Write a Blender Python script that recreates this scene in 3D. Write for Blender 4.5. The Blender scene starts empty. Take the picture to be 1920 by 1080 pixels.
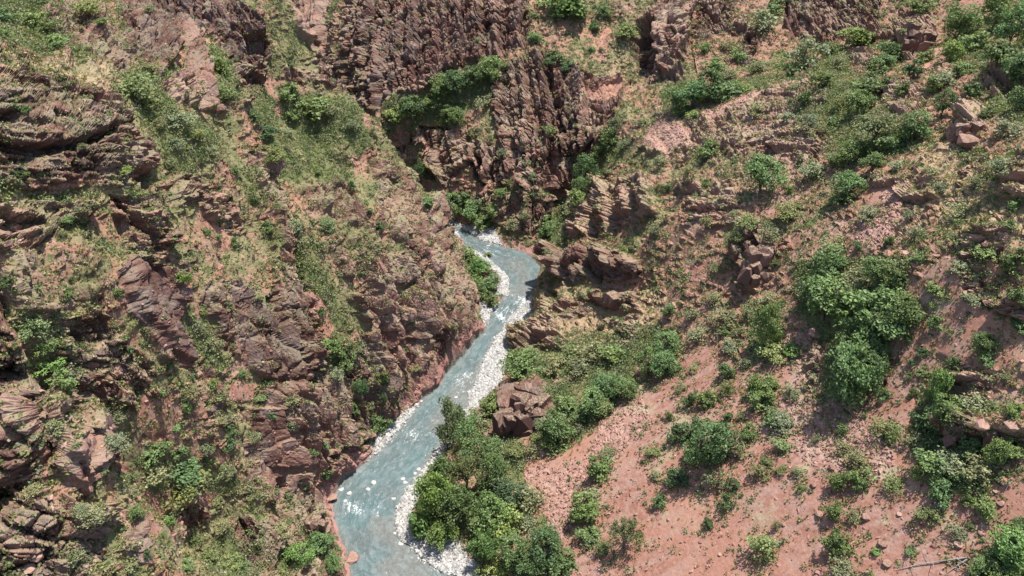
FULL = True
EXPO = 0.72
import bpy, math, random
import numpy as np
rng = np.random.default_rng(7)
random.seed(7)
F32 = np.float32
COL = bpy.context.scene.collection

# ------------------------------------------------------------------ camera numbers
HCAM, PITCH, FPX = 120.0, math.radians(35.0), 1500.0
CT, ST = math.cos(PITCH), math.sin(PITCH)

def at(u, v, z):
    """point of height z seen at photo pixel (u, v)"""
    dv = (v - 540.0) / FPX
    d = (HCAM - z) / (ST + dv * CT)
    return ((u - 960.0) / FPX * d, d * (CT - dv * ST), z)

def project(x, y, z):
    d = y * CT + (HCAM - z) * ST
    up = y * ST - (HCAM - z) * CT
    d = np.maximum(d, 1.0)
    return 960 + FPX * x / d, 540 - FPX * up / d, d

# ------------------------------------------------------------------ noise
def _h(ix, iy, iz, seed):
    h = (ix.astype(np.uint32) * np.uint32(374761393) + iy.astype(np.uint32) * np.uint32(668265263)
         + iz.astype(np.uint32) * np.uint32(2147483647 - 58) + np.uint32((seed * 974634777) & 0xffffffff))
    h = (h ^ (h >> np.uint32(13))) * np.uint32(1274126177)
    h = (h ^ (h >> np.uint32(16))) * np.uint32(2246822519)
    return h ^ (h >> np.uint32(15))

def _hf(ix, iy, iz, seed):
    return (_h(ix, iy, iz, seed) & np.uint32(0xffffff)).astype(F32) * F32(1 / 16777216.0)

def vnoise(x, y, z, seed=0):
    x0, y0, z0 = np.floor(x), np.floor(y), np.floor(z)
    fx, fy, fz = (x - x0).astype(F32), (y - y0).astype(F32), (z - z0).astype(F32)
    fx, fy, fz = fx * fx * (3 - 2 * fx), fy * fy * (3 - 2 * fy), fz * fz * (3 - 2 * fz)
    ix, iy, iz = x0.astype(np.int64), y0.astype(np.int64), z0.astype(np.int64)
    def c(a, b, d): return _hf(ix + a, iy + b, iz + d, seed)
    a = c(0, 0, 0) * (1 - fx) + c(1, 0, 0) * fx
    b = c(0, 1, 0) * (1 - fx) + c(1, 1, 0) * fx
    lo = a * (1 - fy) + b * fy
    a = c(0, 0, 1) * (1 - fx) + c(1, 0, 1) * fx
    b = c(0, 1, 1) * (1 - fx) + c(1, 1, 1) * fx
    hi = a * (1 - fy) + b * fy
    return (lo * (1 - fz) + hi * fz) * 2 - 1

def fbm(x, y, z, scale, octv=4, seed=0, gain=.5):
    s, a, t = 0, 1.0, 0.0
    k = 1.0 / scale
    for o in range(octv):
        s = s + a * vnoise(x * k + 17.3 * o, y * k - 9.1 * o, z * k + 3.7 * o, seed + o)
        t += a; a *= gain; k *= 2.03
    return s / t * 1.5

def worley(x, y, z, seed=0):
    """nearest and second distance, cell hash values (2) and offset from the nearest cell's centre"""
    n = len(x)
    out = [np.empty(n, F32) for _ in range(7)]
    for s in range(0, n, 200000):
        e = min(n, s + 200000)
        px, py, pz = (q[s:e].astype(np.float64) for q in (x, y, z))
        ix, iy, iz = (np.floor(q).astype(np.int64) for q in (px, py, pz))
        fx, fy, fz = (px - ix).astype(F32), (py - iy).astype(F32), (pz - iz).astype(F32)
        f1 = np.full(e - s, 9, F32); f2 = np.full(e - s, 9, F32)
        bid = np.zeros(e - s, np.uint32)
        bx = np.zeros(e - s, F32); by = bx.copy(); bz = bx.copy()
        for a in (-1, 0, 1):
            for b in (-1, 0, 1):
                for c in (-1, 0, 1):
                    h = _h(ix + a, iy + b, iz + c, seed)
                    dx = a + (h & np.uint32(1023)).astype(F32) / 1023 * .9 - fx
                    dy = b + ((h >> np.uint32(10)) & np.uint32(1023)).astype(F32) / 1023 * .9 - fy
                    dz = c + ((h >> np.uint32(20)) & np.uint32(1023)).astype(F32) / 1023 * .9 - fz
                    d = dx * dx + dy * dy + dz * dz
                    m = d < f1
                    f2 = np.where(m, f1, np.minimum(f2, d))
                    f1 = np.where(m, d, f1)
                    bid = np.where(m, h, bid)
                    bx = np.where(m, dx, bx); by = np.where(m, dy, by); bz = np.where(m, dz, bz)
        g = bid * np.uint32(2654435761); g ^= g >> np.uint32(15)
        out[0][s:e] = np.sqrt(f1); out[1][s:e] = np.sqrt(f2)
        out[2][s:e] = (g & np.uint32(0xffff)).astype(F32) / 65535
        out[3][s:e] = ((g >> np.uint32(16)) & np.uint32(0xffff)).astype(F32) / 65535
        out[4][s:e] = -bx; out[5][s:e] = -by; out[6][s:e] = -bz
    return out

def smooth(a, lo, hi):
    t = np.clip((a - lo) / (hi - lo), 0, 1)
    return t * t * (3 - 2 * t)

# ------------------------------------------------------------------ lay of the land, surveyed points (u, v, height)
WATER_L = [(838, 425), (860, 441), (872, 465), (905, 482), (925, 500), (947, 520), (950, 545), (935, 568), (915, 590),
           (908, 622), (870, 660), (835, 700), (818, 728), (775, 765), (728, 822), (700, 852), (672, 875), (638, 905), (618, 935),
           (625, 990), (645, 1030), (652, 1100)]
WATER_R = [(905, 1110), (870, 1085), (800, 1052), (748, 1012), (742, 980), (765, 920), (800, 882), (815, 860), (878, 765),
           (903, 690), (930, 640), (962, 592), (987, 570), (1004, 540), (1014, 500), (992, 474), (930, 457), (900, 446), (838, 428)]
W0 = [at(u, v, 0)[:2] for u, v in WATER_L]
W1 = [at(u, v, 0)[:2] for u, v in WATER_R]
UP_L = [(-150, 262), (-105, 242), (-70, 222), (-38, 205)]
UP_R = [(-30, 218), (-66, 238), (-100, 258), (-150, 278)]
DN_L = [(-22, 62), (-15, 20), (-10, -30)]
DN_R = [(20, -30), (14, 20), (4, 58)]
W0 = W0[:-1]
RIVER = UP_L + W0 + DN_L + DN_R + W1[1:-1] + UP_R
NL = len(UP_L) + len(W0) + len(DN_L)
BARS = [  # banks of pale river gravel, photo pixels on the water plane
    [(998, 560), (985, 603), (950, 645), (942, 720), (905, 752), (872, 785), (838, 850), (792, 895), (772, 960), (782, 995), (850, 1030), (900, 1075),
     (930, 1130), (850, 1100), (795, 1055), (745, 1015), (738, 980), (760, 920), (798, 880), (812, 858), (875, 765), (900, 690), (927, 640), (960, 590), (985, 568)],
    [(832, 412), (880, 430), (926, 434), (938, 460), (900, 450), (858, 440), (836, 432)],
    [(880, 470), (950, 488), (977, 506), (972, 530), (945, 552), (925, 560), (940, 530), (900, 500)],
    [(900, 572), (920, 578), (912, 604), (900, 600)],
    [(698, 838), (735, 795), (762, 776), (784, 762), (778, 775), (728, 826), (702, 856)],
]
PTS = [  # left wall
 (0,0,72),(200,0,70),(400,0,66),(100,90,76),(230,140,70),(0,200,79),(100,200,72),(240,260,67),(0,345,71),(120,345,67),(250,345,64),(60,380,67),
 (350,100,66),(350,230,63),(450,180,59),(300,300,61),(450,300,50),(560,260,44),(540,0,68),(590,110,56),(650,190,50),(720,250,42),
 (795,370,24),(830,450,8),(868,530,3.5),(900,590,2.5),(620,350,38),(700,350,37),(760,420,30),(300,400,57),(420,400,47),(520,440,40),(600,480,34),(700,480,30),
 (800,540,18),(850,600,9),(200,500,60),(0,500,68),(100,500,62),(300,500,52),(400,540,43),(500,560,35),(600,600,26),(700,600,20),(780,660,9),
 (560,700,24),(620,700,17),(700,740,9),(250,620,50),(350,680,40),(450,700,31),(300,740,41),(400,800,32),(500,780,23),(600,820,12),(650,800,9),
 (150,700,50),(140,800,46),(200,900,37),(300,900,29),(400,900,23),(500,900,15),(580,940,5),(150,1000,36),(300,1050,22),(400,1050,15),(500,1060,9),(590,1050,3),
 (10,600,67),(20,700,65),(60,700,61),(70,780,57),(40,900,56),(80,950,50),(30,1050,50),(95,760,49),(100,850,45),
 # far wall, hidden valley to its left
 (760,300,17),(830,400,2),(900,420,1.5),(850,340,10),(950,430,2),(1000,440,3),(870,300,17),(1000,350,15),(1050,420,5),(760,200,27),(900,200,27),(1000,250,25),(1100,250,27),
 (700,130,33),(850,130,35),(650,60,38),(750,30,44),(900,60,42),(950,0,50),(640,0,44),(1050,130,37),(1050,30,46),(1180,180,33),(1150,60,42),
 (1150,240,29),(1080,370,10),(1020,440,3.5),(1110,320,18),(1180,260,30),
 (1205,130,37),(1260,150,39),(1270,40,50),(1210,20,50),(1310,60,46),(1330,150,40),
 # right hill
 (1020,470,3),(1040,480,12),(1030,530,3),(1050,540,9),(1120,480,16),(1100,430,18),(1110,380,22),(1200,400,27),(1180,330,29),(1230,230,37),(1300,220,41),(1400,178,47),(1480,155,50),
 (1400,150,43),(1300,300,39),(1420,330,43),(1500,250,50),(1600,250,56),(1550,330,50),(1700,300,58),(1800,250,62),(1900,300,68),(1600,130,52),(1700,100,56),(1500,100,46),(1400,50,48),
 (1550,40,52),(1700,0,60),(1850,0,66),(1900,100,70),(1900,200,69),(1450,0,52),(1300,0,52),
 (1300,400,37),(1400,430,40),(1400,520,34),(1500,450,44),(1650,420,53),(1800,400,60),(1900,450,63),(1200,490,24),(1200,540,19),(1100,560,13),(1000,580,3),(970,630,2.2),(1050,640,8),
 (1300,540,29),(1150,620,14),(1250,640,20),(960,700,2),(950,800,2),(1030,740,10),(1010,800,6.5),(1100,760,11),(1350,640,28),(1450,600,35),(1450,700,33),(1300,800,24),(1600,650,41),(1700,500,55),
 (1850,600,54),(1850,700,50),(1750,780,42),(1900,800,48.5),(1000,900,4.5),(1100,900,11),(1200,900,17),(1500,900,31),(1700,900,38.5),(1850,900,43),(1000,1060,4.5),(1100,1050,9),(1300,1050,18),(1600,1050,30),(1850,1050,38),
 (900,900,1.5),(840,940,1.2),(950,980,2.2),(880,1060,1.2),(890,790,1.3),(905,510,1),(880,490,1.2),(1050,800,8.5),
]
XYZ = [at(u, v, z) for u, v, z in PTS]
XYZ += [(x, y, .3) for x, y in RIVER]
def mids(a, b): return [((p[0] + q[0]) / 2, (p[1] + q[1]) / 2) for p, q in zip(a, b)]
XYZ += [(x, y, -1) for x, y in mids(UP_L, UP_R[::-1])]
XYZ += [(-60, 260, 22), (-100, 275, 22), (-150, 300, 28), (-60, 300, 50), (-120, 330, 60), (0, 300, 62), (60, 310, 72), (120, 300, 85), (180, 260, 95),
        (0, 420, 100), (-150, 420, 105), (150, 420, 115), (-250, 350, 90), (-260, 200, 110), (-150, 150, 92), (-110, 90, 100), (-90, 40, 95), (-80, 0, 95), (-80, -40, 95),
        (-75, 195, 55), (-100, 215, 40), (-150, 235, 40), (-120, 190, 72), (150, 180, 95), (130, 100, 86), (110, 50, 74), (100, 0, 74), (95, -40, 90), (200, 100, 115), (230, 200, 115),
        (40, 0, 40), (50, 40, 38), (-40, 20, 45), (-42, -30, 45), (35, -40, 38), (-38, 45, 40)]
XYZ = np.array(XYZ, float)
def rbf_fit(P, c=2.5):
    X = P[:, :2]
    D = np.sqrt(((X[:, None] - X[None]) ** 2).sum(-1) + c * c)
    n = len(P)
    A = np.zeros((n + 3, n + 3))
    A[:n, :n] = -D; A[:n, n] = 1; A[:n, n + 1:] = X / 100; A[n, :n] = 1; A[n + 1:, :n] = X.T / 100
    A[:n, :n] += np.eye(n) * .4
    return np.linalg.lstsq(A, np.r_[P[:, 2], 0, 0, 0], rcond=None)[0]
def rbf_eval(P, w, x, y, c=2.5):
    n = len(P); r = np.full(x.shape, w[n]) + w[n + 1] * x / 100 + w[n + 2] * y / 100
    for i in range(n):
        r -= w[i] * np.sqrt((x - P[i, 0]) ** 2 + (y - P[i, 1]) ** 2 + c * c)
    return r

def inside(poly, x, y):
    r = np.zeros(x.shape, bool)
    n = len(poly)
    for i in range(n):
        x0, y0 = poly[i]; x1, y1 = poly[(i + 1) % n]
        if y0 == y1: continue
        c = ((y0 > y) != (y1 > y)) & (x < (x1 - x0) * (y - y0) / (y1 - y0) + x0)
        r ^= c
    return r
def seg_dist(line, x, y, closed=False):
    d = np.full(x.shape, 1e9)
    n = len(line)
    for i in range(n if closed else n - 1):
        ax, ay = line[i]; bx, by = line[(i + 1) % n]
        vx, vy = bx - ax, by - ay
        t = np.clip(((x - ax) * vx + (y - ay) * vy) / (vx * vx + vy * vy + 1e-9), 0, 1)
        d = np.minimum(d, (x - ax - t * vx) ** 2 + (y - ay - t * vy) ** 2)
    return np.sqrt(d)

GX0, GX1, GY0, GY1, GS = -200.0, 230.0, -45.0, 430.0, 1.0
gx = np.arange(GX0, GX1 + .01, GS); gy = np.arange(GY0, GY1 + .01, GS)
GXX, GYY = np.meshgrid(gx, gy)
GZ = rbf_eval(XYZ, rbf_fit(XYZ), GXX, GYY)
GZ = np.clip(GZ, -3, 118)
def gsmooth(a, k=1):
    for _ in range(k):
        p = np.pad(a, 1, mode='edge')
        a = (p[:-2, 1:-1] + p[2:, 1:-1] + p[1:-1, :-2] + p[1:-1, 2:] + 4 * a) / 8
    return a
GZ = gsmooth(GZ, 3)
_u, _v, _ = project(GXX, GYY, GZ)
_w = gsmooth((((_u > 1000) & (_v > 600)) | (_u > 1900) | (_v > 1100)).astype(float), 8)
GZ = GZ * (1 - _w) + gsmooth(GZ, 40) * _w
def sample(grid, x, y, x0=GX0, y0=GY0, s=GS):
    fx = np.clip((x - x0) / s, 0, grid.shape[1] - 1.001); fy = np.clip((y - y0) / s, 0, grid.shape[0] - 1.001)
    ix = fx.astype(int); iy = fy.astype(int); fx = fx - ix; fy = fy - iy
    return (grid[iy, ix] * (1 - fx) + grid[iy, ix + 1] * fx) * (1 - fy) + (grid[iy + 1, ix] * (1 - fx) + grid[iy + 1, ix + 1] * fx) * fy
RIV_IN = inside(RIVER, GXX, GYY)
RD = seg_dist(RIVER, GXX, GYY, True) * np.where(RIV_IN, -1, 1)      # signed distance to the water's edge
BARW = [[at(u, v, 0)[:2] for u, v in b] for b in BARS]
BD = np.full(GXX.shape, 1e9)
for b in BARW:
    BD = np.minimum(BD, seg_dist(b, GXX, GYY, True) * np.where(inside(b, GXX, GYY), -1, 1))
def edge_wobble(x, y):
    return .75 * fbm(x, y, 0 * x, 4.5, 3, 151) + .25 * fbm(x, y, 0 * x, 1.1, 2, 152)
def base_z(x, y):
    wb = edge_wobble(x, y)
    z = sample(GZ, x, y); rd = sample(RD, x, y) + wb * .8; bd = sample(BD, x, y) + wb
    land = np.maximum(z, .12 + .5 * np.clip(rd, 0, 3))
    bar = .22 + .10 * np.clip(rd, 0, 6)
    land = np.where(bd < 4, bar + (land - bar) * smooth(bd, 0, 4), land)
    bed = np.minimum(.1 + rd * .45, .1)
    w = smooth(rd, -.5, .3)
    return np.maximum(bed, -1.6) * (1 - w) + land * w
# ------------------------------------------------------------------ what covers the ground (outlines surveyed in photo pixels)
ROCK = [ # (style, strength, polygon)   styles: b bedded, c columns, f slanting fins, m mixed, s smooth slab
 ('b',1.0,[(0,150),(60,140),(130,165),(200,185),(225,225),(250,262),(268,310),(255,345),(180,348),(0,345)]),
 ('b',.35,[(0,85),(90,85),(170,110),(215,170),(130,165),(60,140),(0,150)]),
 ('m',.9,[(0,385),(160,375),(165,400),(60,470),(0,480)]),
 ('b',1.0,[(200,372),(280,358),(320,460),(290,500),(230,470)]),
 ('f',1.0,[(70,0),(200,35),(262,110),(235,145),(150,88),(60,40)]),
 ('f',1.0,[(205,0),(330,0),(480,30),(505,110),(478,130),(430,112),(392,70),(340,60),(300,160),(240,92)]),
 ('s',1.0,[(335,40),(380,80),(405,170),(418,225),(352,205),(345,120)]),
 ('c',1.0,[(300,155),(345,160),(350,202),(310,192)]),
 ('m',1.0,[(430,100),(500,110),(500,160),(440,170)]),
 ('s',1.0,[(530,0),(620,0),(612,70),(575,85),(545,40)]),
 ('b',.9,[(575,100),(640,105),(700,150),(722,192),(690,202),(620,165),(580,152)]),
 ('c',1.0,[(630,0),(1000,0),(990,70),(940,112),(860,130),(790,168),(740,182),(700,200),(680,150),(650,100)]),
 ('c',1.0,[(930,140),(1010,90),(1060,130),(1185,150),(1165,200),(1130,250),(1105,285),(1075,350),(1000,352),(960,322),(940,262),(925,200)]),
 ('c',.9,[(800,250),(870,240),(930,270),(960,330),(930,342),(880,300),(840,347),(808,332)]),
 ('c',.5,[(860,360),(1000,350),(1060,380),(1000,440),(940,430)]),
 ('c',1.0,[(1183,60),(1225,10),(1300,0),(1290,60),(1282,150),(1240,162),(1200,152),(1183,130)]),
 ('c',.9,[(1300,0),(1400,0),(1370,60),(1300,72)]),
 ('c',1.0,[(1470,0),(1690,0),(1640,50),(1560,80),(1500,80),(1470,40)]),
 ('m',1.0,[(1360,45),(1400,40),(1402,75),(1360,82)]), ('m',1.0,[(1395,70),(1430,65),(1420,112),(1393,120)]),
 ('b',1.0,[(1700,40),(1755,30),(1762,60),(1730,100),(1692,112)]), ('m',1.0,[(1640,50),(1680,48),(1682,75),(1645,80)]),
 ('b',1.0,[(1660,175),(1740,165),(1742,200),(1670,210)]), ('m',1.0,[(1788,215),(1850,212),(1852,250),(1800,282),(1778,270)]),
 ('m',1.0,[(1868,320),(1925,290),(1925,420),(1880,382)]), ('c',.9,[(1850,130),(1887,120),(1882,182),(1855,180)]),
 ('b',.9,[(1095,380),(1120,330),(1180,350),(1230,340),(1242,400),(1190,422),(1130,442),(1095,430)]),
 ('b',.6,[(1270,340),(1380,340),(1392,422),(1290,425)]),
 ('c',1.0,[(1030,478),(1180,468),(1205,490),(1200,512),(1120,528),(1040,530)]),
 ('b',1.0,[(1120,555),(1200,548),(1192,582),(1125,582)]), ('b',1.0,[(950,615),(1050,598),(1062,652),(950,672)]),
 ('b',.5,[(1000,540),(1120,560),(1120,600),(1000,600)]), ('c',1.0,[(1383,470),(1408,428),(1452,430),(1462,470),(1440,512),(1427,552),(1383,552)]),
 ('s',1.0,[(945,728),(1032,722),(1047,760),(1000,800),(940,822),(903,832),(912,800),(945,780)]),
 ('b',.45,[(1230,190),(1480,150),(1540,170),(1560,260),(1480,310),(1300,300),(1210,290)]),
 ('b',.8,[(1500,140),(1570,150),(1560,200),(1510,190)]), ('m',.9,[(1590,100),(1640,95),(1640,125),(1600,130)]), ('b',.8,[(1440,240),(1540,250),(1530,300),(1440,300)]), ('m',.8,[(1480,120),(1530,110),(1530,140),(1480,145)]), ('m',1.0,[(1770,790),(1840,778),(1925,780),(1925,832),(1850,842),(1770,832)]), ('b',.8,[(1780,680),(1875,680),(1850,762),(1790,742)]),
 ('b',.7,[(1830,560),(1925,560),(1925,640),(1850,640)]), ('b',.5,[(1640,320),(1760,330),(1750,400),(1660,400)]),
 ('b',.8,[(1800,440),(1900,430),(1880,500),(1810,500)]), ('b',.6,[(1150,600),(1200,590),(1200,640),(1160,660)]),
 ('f',1.0,[(455,280),(500,290),(512,370),(525,420),(572,560),(592,640),(597,722),(570,712),(540,640),(510,560),(530,520),(500,400),(468,350)]),
 ('m',1.0,[(310,320),(420,370),(457,430),(430,442),(400,422),(350,382),(320,392)]),
 ('s',1.0,[(230,480),(310,500),(342,560),(347,640),(362,692),(290,662),(250,590),(220,520)]),
 ('m',1.0,[(120,600),(200,600),(290,700),(240,732),(190,702),(130,662)]),
 ('f',1.0,[(370,520),(420,540),(480,570),(530,600),(582,690),(592,722),(520,732),(480,712),(430,650),(390,580)]),
 ('f',.5,[(555,350),(640,350),(700,400),(690,442),(600,402)]),
 ('f',.45,[(690,300),(765,325),(795,400),(855,470),(892,540),(907,600),(850,652),(800,602),(760,500),(710,422)]),
 ('f',.5,[(640,545),(740,540),(800,622),(832,682),(782,732),(740,722),(700,652)]),
 ('f',.36,[(600,440),(700,440),(760,520),(740,540),(640,520)]),
 ('m',1.0,[(-20,560),(20,600),(40,640),(55,700),(92,760),(88,900),(100,1000),(60,1090),(-20,1090)]),
 ('s',1.0,[(100,830),(170,800),(207,850),(190,892),(150,932),(110,882)]), ('s',.9,[(460,770),(500,760),(532,822),(572,862),(530,902),(500,952),(470,902)]),
 ('f',.9,[(448,960),(500,1000),(530,1090),(480,1090),(443,1010)]), ('m',1.0,[(570,958),(620,960),(622,1007),(580,1002)]),
 ('s',.9,[(218,940),(260,1000),(272,1072),(228,1042)]), ('m',.8,[(380,760),(430,770),(420,810),(385,800)]),
 ('m',.7,[(600,860),(660,830),(700,800),(700,850),(640,900),(600,900)]), ('f',.4,[(0,490),(90,500),(200,560),(120,590),(0,580)]),
 ('m',.8,[(100,640),(180,680),(200,760),(130,800),(90,740)]),
 ('m',.6,[(60,1000),(200,940),(230,1090),(60,1090)]),
 ('f',.42,[(560,760),(680,790),(690,840),(600,900),(540,880)]),
]
SCREE = [
 [(985,880),(1080,832),(1180,745),(1280,690),(1330,642),(1420,690),(1500,690),(1520,790),(1640,770),(1705,640),(1720,540),(1760,480),(1805,480),(1790,600),(1730,700),(1705,800),(1720,900),(1800,930),(1925,865),(1925,960),(1840,1040),(1800,1095),(1070,1095),(1060,1000),(980,930)],
 [(1210,250),(1240,215),(1292,215),(1295,260),(1250,292),(1215,282)],
 [(1300,200),(1400,170),(1440,175),(1400,200),(1330,225)],
 [(1640,340),(1690,350),(1675,430),(1640,482),(1582,472),(1585,420),(1620,380)],
 [(1440,350),(1490,290),(1482,360),(1500,372),(1460,402),(1412,392),(1405,375)],
 [(568,532),(596,550),(625,640),(600,652)], [(503,120),(530,190),(532,240),(510,165)], [(272,740),(342,758),(332,812),(280,820),(255,785)],
 [(258,920),(330,928),(400,925),(380,950),(305,962),(295,1010),(272,1000)], [(430,718),(472,720),(460,762),(430,760)],
 [(1732,110),(1768,70),(1772,100),(1742,150),(1728,140)], [(1118,60),(1147,60),(1132,92),(1110,90)], [(70,336),(200,328),(196,346),(80,352)],
 [(640,708),(655,712),(668,742),(655,740)], [(1780,0),(1862,0),(1842,25),(1790,25)], [(1840,880),(1925,860),(1925,760),(1860,770)],
 [(1740,560),(1925,640),(1925,700),(1800,690),(1740,660)], [(1290,500),(1350,470),(1360,490),(1300,530)],[(370,400),(430,440),(420,480),(390,450)],
 [(455,200),(470,190),(480,220),(465,240)], [(1080,180),(1150,150),(1190,170),(1130,200)],
]
VEG = [
 [(30,600),(90,590),(142,720),(130,762),(70,722)], [(180,740),(260,760),(320,850),(420,880),(442,932),(330,922),(250,882),(190,812)],
 [(470,190),(640,180),(702,260),(650,332),(560,342),(520,302)], [(520,430),(555,420),(600,500),(645,600),(700,700),(742,740),(722,802),(660,782),(615,660),(580,530),(540,470)],
 [(335,500),(380,600),(430,680),(400,692),(350,602)], [(210,130),(300,150),(320,220),(400,240),(422,300),(320,332),(260,232)],
 [(390,90),(430,120),(442,190),(410,172)], [(540,960),(600,1010),(652,1060),(645,1095),(380,1095),(400,1000),(450,980),(520,1040)],
 [(720,200),(950,120),(942,152),(862,232),(762,242)], [(1050,290),(1150,230),(1162,290),(1082,402),(1022,472),(1010,430),(1080,352)],
 [(1240,160),(1480,100),(1500,140),(1380,182),(1250,222)], [(1570,170),(1680,110),(1640,180),(1700,220),(1720,280),(1640,302),(1560,312),(1580,182)], [(1760,0),(1925,0),(1925,250),(1860,230),(1790,120)],
 [(820,362),(930,380),(942,430),(830,402)], [(860,472),(900,482),(945,530),(940,577),(890,562)],
 [(950,662),(1060,642),(1280,602),(1282,702),(1180,742),(1100,802),(1000,842),(1032,742),(960,712)],
 [(860,750),(940,722),(930,802),(1000,852),(980,902),(1060,1000),(1080,1095),(905,1095),(850,1022),(790,990),(785,900),(842,832)],
 [(1255,722),(1350,702),(1420,802),(1400,902),(1340,982),(1280,902)], [(1700,702),(1770,722),(1925,822),(1900,882),(1840,942),(1740,942),(1700,852)],
 [(1820,1002),(1925,960),(1925,1095),(1800,1095)], [(1500,490),(1705,490),(1690,610),(1630,640),(1600,760),(1535,760),(1545,640),(1500,590)], [(1400,560),(1470,580),(1470,665),(1410,672)],
 [(0,0),(70,0),(150,88),(200,110),(100,90),(0,80)], [(1560,320),(1480,390),(1360,430),(1380,460),(1500,430),(1620,330)],
 [(1500,100),(1600,90),(1560,300),(1480,200)], [(0,345),(120,350),(300,355),(200,372),(0,382)],
]
STONY = [[(985,880),(1090,860),(1130,930),(1060,1000),(980,930)],[(1500,700),(1640,800),(1700,840),(1640,900),(1560,880),(1420,800),(1470,720)],[(1130,780),(1200,740),(1230,790),(1160,850),(1090,870)],
 [(1230,190),(1480,150),(1560,260),(1480,380),(1300,300),(1210,290)],[(1560,420),(1700,340),(1750,440),(1640,480)],[(1460,640),(1530,610),(1540,680),(1480,700)]]
DRY = [[(940,560),(1200,540),(1280,560),(1200,640),(960,640)],[(0,80),(200,130),(200,180),(0,150)],[(0,345),(240,345),(230,375),(0,390)],[(1030,440),(1060,430),(1060,480),(1030,480)],
 [(960,560),(1100,540),(1120,600),(970,630)],[(1170,60),(1230,130),(1160,200),(1120,180)],[(1010,830),(1060,800),(1060,860),(1000,860)],[(1620,1000),(1820,980),(1780,1095),(1600,1095)],[(1700,260),(1920,330),(1900,480),(1760,420)],
 [(1330,860),(1390,900),(1360,960),(1320,930)]]

MW, MH, MS, MB = 560, 330, 4.0, 100     # mask rasters: 4 photo px per cell with a 100 px border
mu, mv = np.meshgrid(np.arange(MW) * MS - MB + 2, np.arange(MH) * MS - MB + 2)
def raster(polys, blur=2):
    m = np.zeros((MH, MW))
    for p in polys:
        s = 1.0
        if isinstance(p, tuple): s, p = p[-2], p[-1]
        # clamp outlines touching the frame so they run on past it
        q = [(-140 if u <= 5 else 2080 if u >= 1915 else u, -140 if v <= 2 else 1240 if v >= 1075 else v) for u, v in p]
        us = [a for a, b in q]; vs = [b for a, b in q]
        i0 = max(0, int((min(us) + MB) / MS) - 1); i1 = min(MW, int((max(us) + MB) / MS) + 2)
        j0 = max(0, int((min(vs) + MB) / MS) - 1); j1 = min(MH, int((max(vs) + MB) / MS) + 2)
        ins = inside(q, mu[j0:j1, i0:i1], mv[j0:j1, i0:i1])
        m[j0:j1, i0:i1] = np.where(ins, np.maximum(m[j0:j1, i0:i1], s), m[j0:j1, i0:i1])
    return gsmooth(m, blur)
M = {'rock': raster(ROCK, 3), 'scree': raster(SCREE, 3), 'veg': raster(VEG, 6), 'stony': raster(STONY, 6), 'dry': raster(DRY, 8)}
for st in 'bcfms':
    M['st_' + st] = raster([r for r in ROCK if r[0] == st], 6)
M['rockb'] = gsmooth(M['rock'], 10)
CLEFTS = [(6, [(1183,52),(1222,12),(1236,108),(1215,135),(1183,132)]), (3.5, [(455,62),(492,60),(497,116),(470,100)]), (3.0, [(108,190),(140,175),(142,205),(120,228)]), (3, [(135,628),(172,632),(160,662),(142,655)]),
 (3.0, [(-20,262),(60,268),(130,262),(205,245),(205,262),(140,282),(60,284),(-20,280)]), (5, [(52,715),(84,742),(106,800),(104,850),(86,880),(74,800)]), (2.5, [(0,205),(25,208),(20,230),(0,228)]),
 (3, [(575,690),(596,686),(600,722),(588,722)]), (2.5,[(940,215),(950,215),(948,260),(942,262)]), (3, [(1018,110),(1032,108),(1034,165),(1022,165)]), (2.5, [(985,290),(996,300),(1000,345),(992,340)]), (2.5,[(940,335),(952,350),(945,375),(935,360)]),
 (2.5,[(880,290),(892,300),(905,340),(898,342)]), (2.5,[(1040,190),(1050,190),(1058,250),(1050,250)]), (2.5,[(1075,210),(1083,210),(1090,280),(1082,280)]), (4, [(1660,110),(1690,60),(1700,112),(1680,125)]), (3.5,[(1480,30),(1500,40),(1510,80),(1490,75)]), (3.5,[(1440,40),(1470,0),(1478,30),(1460,70)]),
 (3,[(200,365),(218,372),(300,470),(290,480)]), (3,[(300,300),(318,320),(330,395),(316,380)]), (4,[(250,330),(270,320),(285,400),(268,380)]), (3,[(520,370),(530,370),(545,430),(575,520),(600,640),(590,640),(560,540),(530,440)]), (3,[(890,260),(900,250),(908,300),(900,310)]),
 (2.5,[(1610,200),(1640,190),(1640,210),(1615,212)]), (3,[(1870,150),(1925,130),(1925,200),(1885,190)]), (3,[(500,920),(515,900),(530,920),(515,950)])]
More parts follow.
